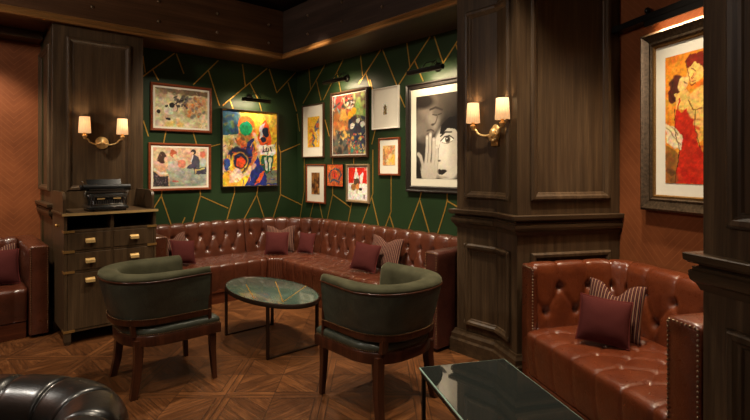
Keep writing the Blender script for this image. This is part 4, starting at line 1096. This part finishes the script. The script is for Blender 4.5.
def art_mosaic(a):
    a.c[:] = (120, 96, 74); a.blots(60, [(190, 90, 60), (214, 190, 150), (120, 170, 180), (60, 56, 50), (180, 60, 50)], (0, 0, .6, .3), (.02, .06), .85); a.blots(24, [(150, 176, 84), (176, 196, 110), (120, 160, 90)], (.62, 0, 1, .42), (.03, .08), .8)
    a.blots(16, [(40, 36, 34), (228, 220, 206)], (.42, .0, .66, .26), (.015, .03), .9); a.blots(40, [(206, 140, 70), (224, 170, 90), (190, 110, 60), (150, 100, 60)], (.08, .3, .6, .62), (.03, .09), .8)
    a.ell(.35, .36, .09, .07, (226, 176, 80)); a.ell(.56, .36, .08, .06, (232, 170, 46)); a.ell(.66, .3, .08, .06, (226, 160, 40)); a.blots(40, [(34, 44, 66), (40, 60, 76), (54, 70, 84), (60, 50, 60)], (.5, .42, 1, .78), (.03, .08), .85)
    for x, y in ((.62, .54), (.78, .46), (.92, .52)): a.ell(x, y, .06, .045, (222, 218, 204))
    a.ell(.36, .69, .11, .075, (220, 170, 80)); a.ell(.36, .72, .06, .06, (230, 190, 110), op=.7)
    a.blots(30, [(70, 80, 70), (52, 50, 48), (90, 96, 84)], (0, .62, .5, 1), (.02, .07), .8); a.blots(60, [(44, 130, 110), (200, 150, 60), (40, 60, 90), (190, 70, 60), (210, 200, 120)], (.5, .66, 1, 1), (.012, .03), .9); a.strokes(60, [(226, 200, 140), (40, 36, 40), (190, 70, 50)], (0, 0, 1, 1), .06, .007, .7)
def art_seal(a):
    a.c[:] = (226, 220, 204); a.ell(.5, .3, .13, .12, (96, 78, 48)); a.poly([(.3, .34), (.7, .34), (.78, .96), (.22, .96)], (112, 92, 56)); a.blots(24, [(60, 46, 30), (150, 126, 80), (206, 190, 150)], (.28, .3, .74, .92), (.04, .09), .8)
def art_peach(a):
    a.c[:] = (214, 160, 92); a.blots(40, [(226, 186, 130), (206, 130, 70), (196, 110, 70), (228, 200, 150), (150, 120, 84)], r=(.06, .16), op=.7); a.line([(.1, .9), (.5, .4), (.9, .1)], .05, (200, 110, 84), .6); a.line([(.1, .2), (.2, .9)], .06, (110, 84, 60), .6); a.blots(8, [(230, 180, 60)], (.5, .5, 1, 1), (.05, .12), .6)
def art_brown(a):
    a.c[:] = (126, 82, 40); a.strokes(30, [(70, 42, 24), (170, 116, 56), (96, 60, 34), (196, 150, 80)], (0, 0, 1, 1), .5, .05, .8, PI / 2); a.blots(14, [(54, 32, 20), (180, 120, 60)], (0, .3, 1, 1), (.06, .14), .7)
def art_orange(a):
    a.c[:] = (196, 86, 40); a.blots(26, [(214, 100, 46), (176, 66, 34), (206, 110, 60)], r=(.06, .15), op=.7); a.line([(.2, .8), (.1, .55), (.25, .3), (.5, .2), (.75, .25), (.9, .45), (.75, .7)], .055, (54, 70, 84)); a.line([(.2, .8), (.45, .68), (.75, .82)], .05, (60, 76, 92)); a.ell(.45, .45, .18, .2, (214, 66, 40)); a.strokes(16, [(40, 46, 56), (150, 90, 60), (226, 150, 60)], (.1, .15, .9, .9), .16, .025, .8)
def art_poster(a):
    a.c[:] = (222, 216, 204); a.poly([(0, 0), (1, 0), (1, .5), (0, .5)], (206, 40, 26)); a.poly([(.62, .26), (.8, .14), (.84, .2), (.74, .5), (.66, .56)], (226, 218, 206))
    a.ell(.43, .09, .06, .08, (226, 206, 190)); a.poly([(.36, .14), (.5, .14), (.6, .36), (.62, .56), (.28, .56), (.3, .34)], (224, 214, 204)); a.poly([(.3, .36), (.56, .34), (.62, .46), (.56, .6), (.3, .6)], (84, 62, 46)); a.ell(.28, .62, .14, .1, (150, 106, 54)); a.ell(.5, .6, .1, .1, (206, 128, 66)); a.ell(.66, .68, .09, .05, (40, 34, 32)); a.ell(.46, .76, .06, .07, (200, 170, 140), op=.7)
    for y in (.84, .875, .91, .945): a.line([(.83, y), (.88, y + .012)], .018, (40, 36, 34))
    a.line([(.88, .05), (.92, .05), (.92, .1), (.88, .1)], .012, (226, 190, 180))
def art_portrait(a):
    a.c[:] = (46, 41, 36); a.blots(16, [(56, 50, 44), (38, 33, 29)], r=(.1, .25), op=.6)
    # a darker face leaning in from above with closed eyes; a paler face below looking out; raised fingers between them
    a.ell(.25, .26, .30, .25, (98, 89, 78), .15, 1, .5); a.ell(.34, .16, .26, .15, (128, 117, 103), .2, 1, .6); a.ell(.36, .32, .13, .12, (146, 135, 120), .1, 1, .7); a.ell(.14, .42, .20, .12, (112, 102, 90), 0, 1, .7)
    a.ell(.10, .06, .30, .09, (40, 35, 31), .1, 1, .5); a.ell(.62, .12, .22, .16, (72, 65, 57), 0, .8, .8); a.line([(.30, .175), (.42, .155), (.55, .19)], .020, (58, 51, 45)); a.line([(.36, .235), (.45, .25), (.54, .235)], .012, (54, 47, 41)); a.ell(.45, .215, .09, .025, (104, 94, 82), 0, .8, .6)
    a.line([(.46, .25), (.42, .34), (.35, .365)], .016, (96, 86, 75)); a.ell(.36, .355, .035, .014, (64, 56, 49), 0, 1, .6); a.line([(.24, .425), (.32, .415), (.38, .435)], .018, (74, 64, 57)); a.line([(.24, .46), (.34, .46)], .014, (88, 78, 69)); a.ell(.2, .53, .12, .05, (84, 75, 66), 0, .8, .8)
    a.ell(.66, .70, .31, .33, (198, 189, 171), .05, 1, .18); a.ell(.60, .66, .18, .16, (214, 205, 188), 0, .8, .9); a.ell(.84, .68, .14, .24, (176, 166, 149), 0, .7, .9)
    a.poly([(.50, .47), (.54, .37), (.68, .29), (.86, .27), (1, .32), (1, 1), (.90, .98), (.94, .78), (.93, .56), (.82, .43), (.66, .41), (.56, .48)], (30, 26, 24))
    a.line([(.52, .50), (.62, .455), (.74, .46)], .016, (52, 46, 40)); a.ell(.655, .545, .115, .042, (234, 226, 209), -.06, 1, .2); a.ell(.665, .542, .052, .040, (82, 72, 61), 0, 1, .2); a.ell(.665, .542, .022, .018, (18, 16, 15), 0, 1, .2); a.ell(.65, .532, .010, .008, (240, 234, 220), 0, 1, .3)
    a.line([(.53, .555), (.60, .508), (.70, .498), (.78, .535)], .013, (34, 29, 26)); a.line([(.56, .575), (.66, .590), (.76, .56)], .007, (110, 99, 87)); a.line([(.86, .49), (.92, .52)], .012, (60, 53, 47))
    a.line([(.50, .60), (.46, .72), (.45, .77)], .010, (160, 150, 134)); a.ell(.49, .785, .035, .012, (92, 82, 72), 0, 1, .5); a.poly([(.42, .905), (.49, .885), (.54, .895), (.61, .885), (.66, .905), (.56, .95), (.50, .95)], (38, 32, 30)); a.ell(.55, .98, .12, .012, (150, 140, 124), 0, .7, .6)
    for (x0, y0, x1, y1) in ((.24, .50, .20, .86), (.31, .47, .27, .86), (.38, .53, .35, .88), (.44, .62, .42, .90)):
        a.line([(x0, y0), ((x0 + x1) / 2 + .012, (y0 + y1) / 2), (x1, y1)], .040, (184, 174, 157)); a.line([(x0 + .036, y0 + .02), ((x0 + x1) / 2 + .048, (y0 + y1) / 2), (x1 + .036, y1)], .006, (104, 94, 83), .8); a.ell(x0, y0 + .012, .018, .014, (208, 199, 183), 0, .9, .4)
    a.ell(.28, .93, .19, .13, (180, 170, 152), 0, 1, .3); a.line([(.16, .86), (.10, .74), (.05, .70)], .042, (172, 162, 145)); a.poly([(0, .78), (.08, .84), (.12, 1), (0, 1)], (32, 28, 25))
    a.grain(.03)
def art_dance(a):
    a.c[:] = (226, 138, 40); a.blots(40, [(236, 166, 60), (214, 104, 34), (230, 150, 56), (200, 90, 30)], r=(.05, .16), op=.55)
    # a man and a woman dancing cheek to cheek
    a.poly([(.42, .36), (.9, .22), (1, .3), (1, .62), (.6, .7)], (230, 176, 84)); a.ell(.62, .15, .17, .10, (236, 186, 96), .5); a.poly([(.40, .06), (.5, .02), (.74, .02), (.82, .1), (.78, .2), (.72, .13), (.6, .08), (.46, .13)], (124, 40, 26)); a.line([(.52, .13), (.60, .15)], .012, (110, 50, 30)); a.line([(.56, .17), (.53, .195), (.57, .2)], .01, (150, 80, 40)); a.line([(.54, .225), (.6, .23)], .01, (160, 60, 40)); a.line([(.76, .14), (.78, .19)], .02, (206, 130, 60))
    a.ell(.25, .24, .16, .085, (92, 46, 32), -.4); a.ell(.36, .235, .10, .06, (238, 200, 120), .5); a.line([(.38, .22), (.44, .235)], .01, (90, 50, 36)); a.ell(.16, .31, .1, .06, (86, 42, 30)); a.poly([(.2, .3), (.44, .28), (.6, .36), (.54, .44), (.24, .42)], (234, 186, 100))
    a.poly([(.22, .42), (.34, .45), (.52, .40), (.58, .42), (.6, .58), (.66, .72), (.84, .8), (.9, 1), (.2, 1), (.3, .74), (.2, .58)], (196, 46, 26)); a.blots(18, [(176, 34, 20), (214, 66, 34), (160, 30, 20)], (.28, .48, .7, .98), (.03, .08), .6); a.line([(.26, .43), (.3, .34)], .016, (196, 46, 26))
    a.ell(.66, .40, .22, .12, (238, 190, 100), .3); a.line([(.48, .36), (.56, .44), (.74, .44)], .012, (130, 70, 36)); a.line([(.60, .54), (.74, .56), (.84, .48)], .06, (236, 190, 104)); a.poly([(0, .52), (.2, .56), (.36, .64), (.34, .74), (.18, .72), (.02, .68)], (228, 206, 160)); a.line([(.04, .56), (.2, .64), (.32, .7)], .012, (150, 110, 70)); a.line([(.10, .54), (.26, .62)], .01, (150, 110, 70))
    a.poly([(0, .7), (.2, .74), (.3, .78), (.2, 1), (0, 1)], (150, 96, 40)); a.blots(12, [(90, 60, 34), (120, 80, 40)], (0, .74, .22, 1), (.03, .07), .7)
    a.line([(.2, .42), (.2, .58), (.3, .74), (.2, 1)], .010, (70, 30, 20)); a.line([(.6, .44), (.6, .58), (.7, .74)], .010, (80, 34, 22)); a.line([(.42, .06), (.46, .16), (.52, .25), (.6, .25)], .010, (110, 54, 30)); a.line([(.16, .20), (.1, .3), (.2, .36)], .010, (60, 32, 24))

hang('A', 150.5, 212, 81.5, 130, 88.5, 133.5, 'framed_print', 'cherry-framed print of a dog and figures in a yard, upper of two on the left', 'picture', .03, .028, M['frame_red'], .022, M['paper'], art_yard, seed=1)
hang('A', 148.5, 211.3, 142, 192, 144.7, 189.3, 'framed_print', 'cherry-framed print of people round a table, lower of two on the left', 'picture', .03, .028, M['frame_red'], .022, M['paper'], art_table, seed=2)
hang('A', 222, 278.5, 107.3, 187, 113, 186.3, 'framed_painting', 'yellow, blue and orange abstract painting in a thin black frame', 'painting', .012, .05, M['frame_black'], 0, None, art_yellow, seed=3, painted=True, fprof=[(0, 0), (0, .05), (.010, .05), (.012, .042), (.012, 0)])
hang('B', 301.7, 323, 105.7, 158.2, 102.7, 157.3, 'framed_print', 'small yellow print with wide white mat in a narrow dark frame', 'picture', .018, .03, M['frame_brown'], 0, M['paper'], art_curl, (.24, .22, .84, .82), 4, res=.005)
hang('B', 329.8, 367, 93.2, 157.6, 87, 157.8, 'framed_painting', 'many-coloured mosaic-like painting in a brown frame', 'painting', .032, .035, M['frame_brown'], .012, M['paper'], art_mosaic, seed=5, res=.005)
hang('B', 371.6, 398.3, 89.2, 130, 85.2, 127.8, 'framed_print', 'white framed print with a tiny brown figure on cream paper', 'picture', .016, .028, M['frame_white'], 0, M['paper'], art_seal, (.37, .34, .62, .68), 6, res=.004)
hang('B', 378, 399, 138.3, 175.4, 137, 175.7, 'framed_print', 'small peach abstract print in a reddish wooden frame', 'picture', .022, .028, M['frame_red'], 0, M['paper'], art_peach, (.16, .17, .84, .76), 7, res=.005)
hang('B', 305.7, 324.6, 164, 203, 164.2, 203.4, 'framed_print', 'tiny brown print with wide cream mat in a red wooden frame', 'picture', .022, .028, M['frame_red'], 0, M['paper'], art_brown, (.26, .19, .74, .8), 8, res=.005)
hang('B', 326.2, 342, 164.2, 186.4, 164.2, 186.3, 'small_canvas', 'small frameless orange canvas between two framed prints', 'painting', .004, .035, M['frame_black'], 0, None, art_orange, seed=9, painted=True, fprof=[(0, 0), (0, .018), (.004, .018), (.004, 0)], res=.006)
hang('B', 345.6, 368.5, 164, 202.6, 164.2, 203, 'framed_print', 'red and white figure poster in a taupe wooden frame', 'picture', .03, .03, M['frame_taupe'], 0, M['paper'], art_poster, (.03, .02, .97, .98), 10, res=.004)
hang('B', 405.5, 459, 85.5, 191.4, 75.5, 194, 'framed_photograph', 'large black and white photograph of two faces in a wide dark frame', 'picture', .062, .045, M['frame_black'], .075, M['paper_grey'], art_portrait, seed=11, w_true=.90, res=.005, fprof=[(0, 0), (0, .04), (.012, .045), (.024, .03), (.04, .03), (.05, .036), (.062, .02), (.062, 0)])
hang('C', 640.8, 703.3, 36.7, 208.7, 16, 216.6, 'framed_painting', 'tall painting of a dancing couple in a broad dark silver frame', 'painting', .085, .05, M['pewter_frame'], .075, M['paper'], art_dance, seed=12, w_true=.72, res=.004, slip=.02, fprof=[(0, 0), (0, .05), (.014, .058), (.035, .048), (.06, .038), (.075, .042), (.085, .03), (.085, 0)])

# ------------------------------------------------------------------ lamps
WARM = (1.0, 0.76, 0.50)
def light(name, typ, M4, energy, color=WARM, **kw):
    l = bpy.data.lights.new(name, typ); l.energy = energy; l.color = color
    for k2, v in kw.items(): setattr(l, k2, v)
    o = bpy.data.objects.new(name, l); COL.objects.link(o); o.matrix_world = M4; return o
def picture_light(T, label, L=.38, energy=7.0):
    """T: local origin on the wall at the mount, -y into the room"""
    t = thing('picture_light', label, 'picture light', T, 'black picture lights')
    m = MB(); m.lathe([(.0, 0), (.04, 0), (.045, .006), (.043, .02), (.03, .034), (.012, .04)], 20, Matrix.Rotation(PI / 2, 4, 'X')); m.obj('wall_mount', M['black_metal'], t, auto=40)
    ZD, YD = -.05, -.20
    for x in (-.05, .07):
        m = MB(); m.tube([(0, -.03, 0), (x * .4, -.06, .05), (x * .9, -.13, .04), (x, YD, ZD + .015)], .005, 8); m.obj('curved_arm', M['black_metal'], t, smooth=True)
    m = MB(); m.tube([(-L / 2, YD, ZD), (-L / 2 + .004, YD, ZD), (L / 2 - .004, YD, ZD), (L / 2, YD, ZD)], [.018, .024, .024, .018], 14); tb_ = m.obj('lamp_tube', M['black_metal'], t, auto=40)
    m = MB(); m.box(-L / 2 + .02, L / 2 - .02, YD + .0225, YD + .025, ZD - .014, ZD + .004); m.obj('lamp_lens', M['bulb'], tb_)
    light('lamp_glow', 'AREA', T @ Matrix.Translation((0, YD + .032, ZD - .008)) @ Matrix.Rotation(math.radians(40), 4, 'X'), energy, shape='RECTANGLE', size=L - .05, size_y=.012)
    return t
uA, zA = onA(249, 98); picture_light(LA(uA, 0, zA), 'black picture light above the yellow abstract painting', .38, 4.5)
vB, zB = onB(347.5, 78.5); picture_light(LA(0, vB, zB, -PI / 2), 'black picture light above the mosaic-like painting', .44, 4.5)
vB, zB = onB(438.5, 67.5); picture_light(LA(0, vB, zB, -PI / 2), 'black picture light above the black and white photograph', .46, 5)
# long light bar above the dancing couple
vC0, zC = onC(622, 29, .78); rb = thing('picture_light_bar', 'long black light bar above the painting of the dancing couple', 'picture light', LC(.82, -.02, zC, -PI / 2))
m = MB(); m.box(0.0, 1.44, -.085, -.004, -.022, .022); m.obj('bar', M['black_metal'], rb, bevel=.003)
m = MB(); m.box(.30, 1.1, -.085, -.078, -.062, -.0225); m.box(.30, .306, -.078, -.02, -.05, -.0225); m.box(1.094, 1.1, -.078, -.02, -.05, -.0225); m.obj('lamp_tray', M['black_metal'], rb)
m = MB(); m.box(.32, 1.08, -.07, -.03, -.027, -.0235); m.obj('lamp_lens', M['bulb'], rb)
for x in (.27, 1.12):
    m = MB(); m.tube([(x, -.03, .02), (x, -.03, .05)], .012, 10); m.ball((x, -.03, .062), .02, 12, 8); m.obj('bracket_knob', M['black_metal'], rb, smooth=True)
light('lamp_glow', 'AREA', LC(.82, -.02, zC, -PI / 2) @ Matrix.Translation((.70, -.062, -.031)) @ Matrix.Rotation(math.radians(-4), 4, 'X'), 10, (1.0, .72, .45), shape='RECTANGLE', size=.74, size_y=.03).data.spread = math.radians(120)

def shade_mesh(r0, r1, z0, z1):
    m = MB(); seg = 72; rings = []
    for z, r in ((z0, r0), ((z0 + z1) / 2, (r0 + r1) / 2), (z1, r1), (z1, r1 - .004), (z0, r0 - .004)):
        rings.append([((r + .0022 * math.cos(18 * 2 * PI * j / seg)) * math.cos(2 * PI * j / seg), (r + .0022 * math.cos(18 * 2 * PI * j / seg)) * math.sin(2 * PI * j / seg), z) for j in range(seg)])
    m.loft(rings, True, False, True); return m
def sconce(T, label, ornate):
    t = thing('wall_sconce', label, 'wall lamp', T, 'two-arm brass wall lamps')
    m = MB()
    if ornate: m.lathe([(.0, 0), (.05, 0), (.056, .008), (.048, .018), (.034, .024), (.03, .04), (.02, .05), (0, .052)], 24, Matrix.Rotation(PI / 2, 4, 'X') @ Matrix.Diagonal((.85, 1.2, 1, 1)))
    else: m.lathe([(.0, 0), (.056, 0), (.06, .006), (.056, .014), (.03, .02), (.014, .03), (0, .034)], 28, Matrix.Rotation(PI / 2, 4, 'X'))
    m.obj('backplate', M['brass'], t, auto=35)
    if ornate:
        m = MB(); m.box(-.036, .036, -.02, 0, -.095, -.05); m.obj('switch_box', M['old_brass'], t, bevel=.004)
        for k2 in range(5):
            a = math.radians(200 + 35 * k2); m = MB(); m.ball((.042 * math.cos(a), -.03, .045 * math.sin(a) - .006), .017, 10, 6, (1, .6, 1)); m.obj('leaf_ornament', M['brass'], t, smooth=True)
    for sx in (-1, 1):
        pts = chaikin([(sx * .01, -.025, .0), (sx * .06, -.05, -.022), (sx * .12, -.075, .0), (sx * .13, -.08, .03), (sx * .16, -.085, .035), (sx * .16, -.085, .06)], 2)
        m = MB(); m.tube(pts, .0085 if ornate else .007, 10); arm = m.obj('arm', M['brass'], t, smooth=True)
        TT = Matrix.Translation((sx * .16, -.085, 0))
        m = MB(); m.lathe([(.0, .028), (.010, .03), (.014, .045), (.022, .058), (.02, .066), (.012, .07), (.012, .10), (0, .10)], 16, TT); m.obj('candle_cup', M['brass'], arm, auto=40)
        m = shade_mesh(.050, .042, .085, .235); sh = m.obj('shade', M['shade'], t, smooth=True); sh.location = (sx * .16, -.085, 0)
        m = MB(); m.ball((sx * .16, -.085, .15), .018, 12, 8, (1, 1, 1.4)); m.obj('bulb', M['bulb'], sh, smooth=True).location = (-sx * .16, .085, 0)
        light('sconce_glow', 'POINT', T @ Matrix.Translation((sx * .16, -.085, .20)), 2.0, shadow_soft_size=.02)
    return t
us, zs = onA(101.5, 143, PV); sconce(LA(us, PV - .008, zs), 'brass two-arm wall lamp with pleated shades above the typewriter', False)
tF = (FOw - Q); ang = (ANC + ANG) / 2 - PI / 2
Tf = Matrix.Translation((FOw.x, FOw.y, 0)) @ Matrix.Rotation(ang, 4, 'Z') @ Matrix.Translation((0, -.008, 1.45 + (168 - 133) * 3.58 / 490))
sconce(Tf, 'ornate brass two-arm wall lamp with pleated shades on the panelled column', True)

# recessed ceiling spots (above the picture) that this bar would have
def spot(p, target, energy, size=70, blend=.6, color=WARM, soft=.06):
    d = Vector(target) - Vector(p); T = Matrix.Translation(p) @ d.to_track_quat('-Z', 'Y').to_matrix().to_4x4()
    return light('ceiling_spot', 'SPOT', T, energy, color, spot_size=math.radians(size), spot_blend=blend, shadow_soft_size=soft)
def A3(u, v, z): p = A2(u, v); return (p.x, p.y, z)
def C3(u, v, z): p = C2(u, v); return (p.x, p.y, z)
NEUT = (1.0, 0.85, 0.65)
spot(A3(-1.6, -2.1, 3.38), A3(-1.6, -2.1, 0), 220, 80, color=NEUT)
spot(A3(-1.9, -1.5, 3.38), A3(-1.6, -.4, .5), 260, 56, color=NEUT)
spot(A3(-1.0, -1.6, 3.38), A3(-.40, -.6, .5), 260, 56, color=NEUT)
spot(A3(-1.4, -2.7, 3.38), A3(-.35, -2.2, .5), 320, 56, color=NEUT)
spot(A3(-2.7, -3.2, 3.38), A3(-2.6, -3.0, 0), 200, 80, color=NEUT)
spot(A3(-1.3, -4.2, 3.38), A3(-1.2, -4.0, 0), 200, 75, color=NEUT)
spot(C3(.20, -.75, 3.38), C3(.35, -.65, .4), 240, 62, color=NEUT)
spot(A3(-3.5, -.62, 2.66), A3(-3.5, .2, 1.3), 80, 90, color=NEUT)
spot(A3(-3.7, -1.3, 3.38), A3(-3.4, -.3, .5), 230, 50, color=NEUT)  # extra unseen spot, added to brighten the sofa left of the cabinet
spot((-.9, .8, 3.38), (-1.0, 1.6, .5), 130, 75, color=NEUT)
# added soft fill lights, unseen, behind and left of the camera
for p_, e_ in (((-2.4, -.9, 3.05), 130), ((-.6, -1.6, 3.05), 25), ((-3.2, 1.6, 3.05), 130)):
    light('room_fill', 'POINT', Matrix.Translation(p_), e_, (1.0, .93, .82), shadow_soft_size=.14)
# unseen spots added to brighten the picture walls
for (p0, p1, e_) in ((A3(-1.7, -1.7, 3.38), A3(-1.65, 0, 1.55), 150), (A3(-1.7, -.9, 3.38), A3(0, -.8, 1.55), 130), (A3(-1.7, -2.3, 3.38), A3(0, -2.2, 1.5), 150)):
    spot(p0, p1, e_, 48, 1.0, NEUT)
w = bpy.data.worlds.new('room_air'); w.use_nodes = True; w.node_tree.nodes['Background'].inputs[0].default_value = (1, .8, .6, 1); w.node_tree.nodes['Background'].inputs[1].default_value = .0
scn.world = w

cam = bpy.data.cameras.new('camera'); cam.sensor_width = 36; cam.lens = 36 * F / 750; cam.shift_y = -(210 - HY) / 750; cam.clip_start = .05
co = bpy.data.objects.new('camera', cam); COL.objects.link(co); co.location = (0, 0, EYE); co.rotation_euler = (PI / 2, 0, 0); scn.camera = co
vs = scn.view_settings; vs.view_transform = 'Standard'; vs.look = 'None'; vs.gamma = 1; vs.use_curve_mapping = False; vs.exposure = 0.0
scn.cycles.use_denoising = True; scn.cycles.max_bounces = 8; scn.cycles.sample_clamp_indirect = 4.0
bpy.context.view_layer.update()
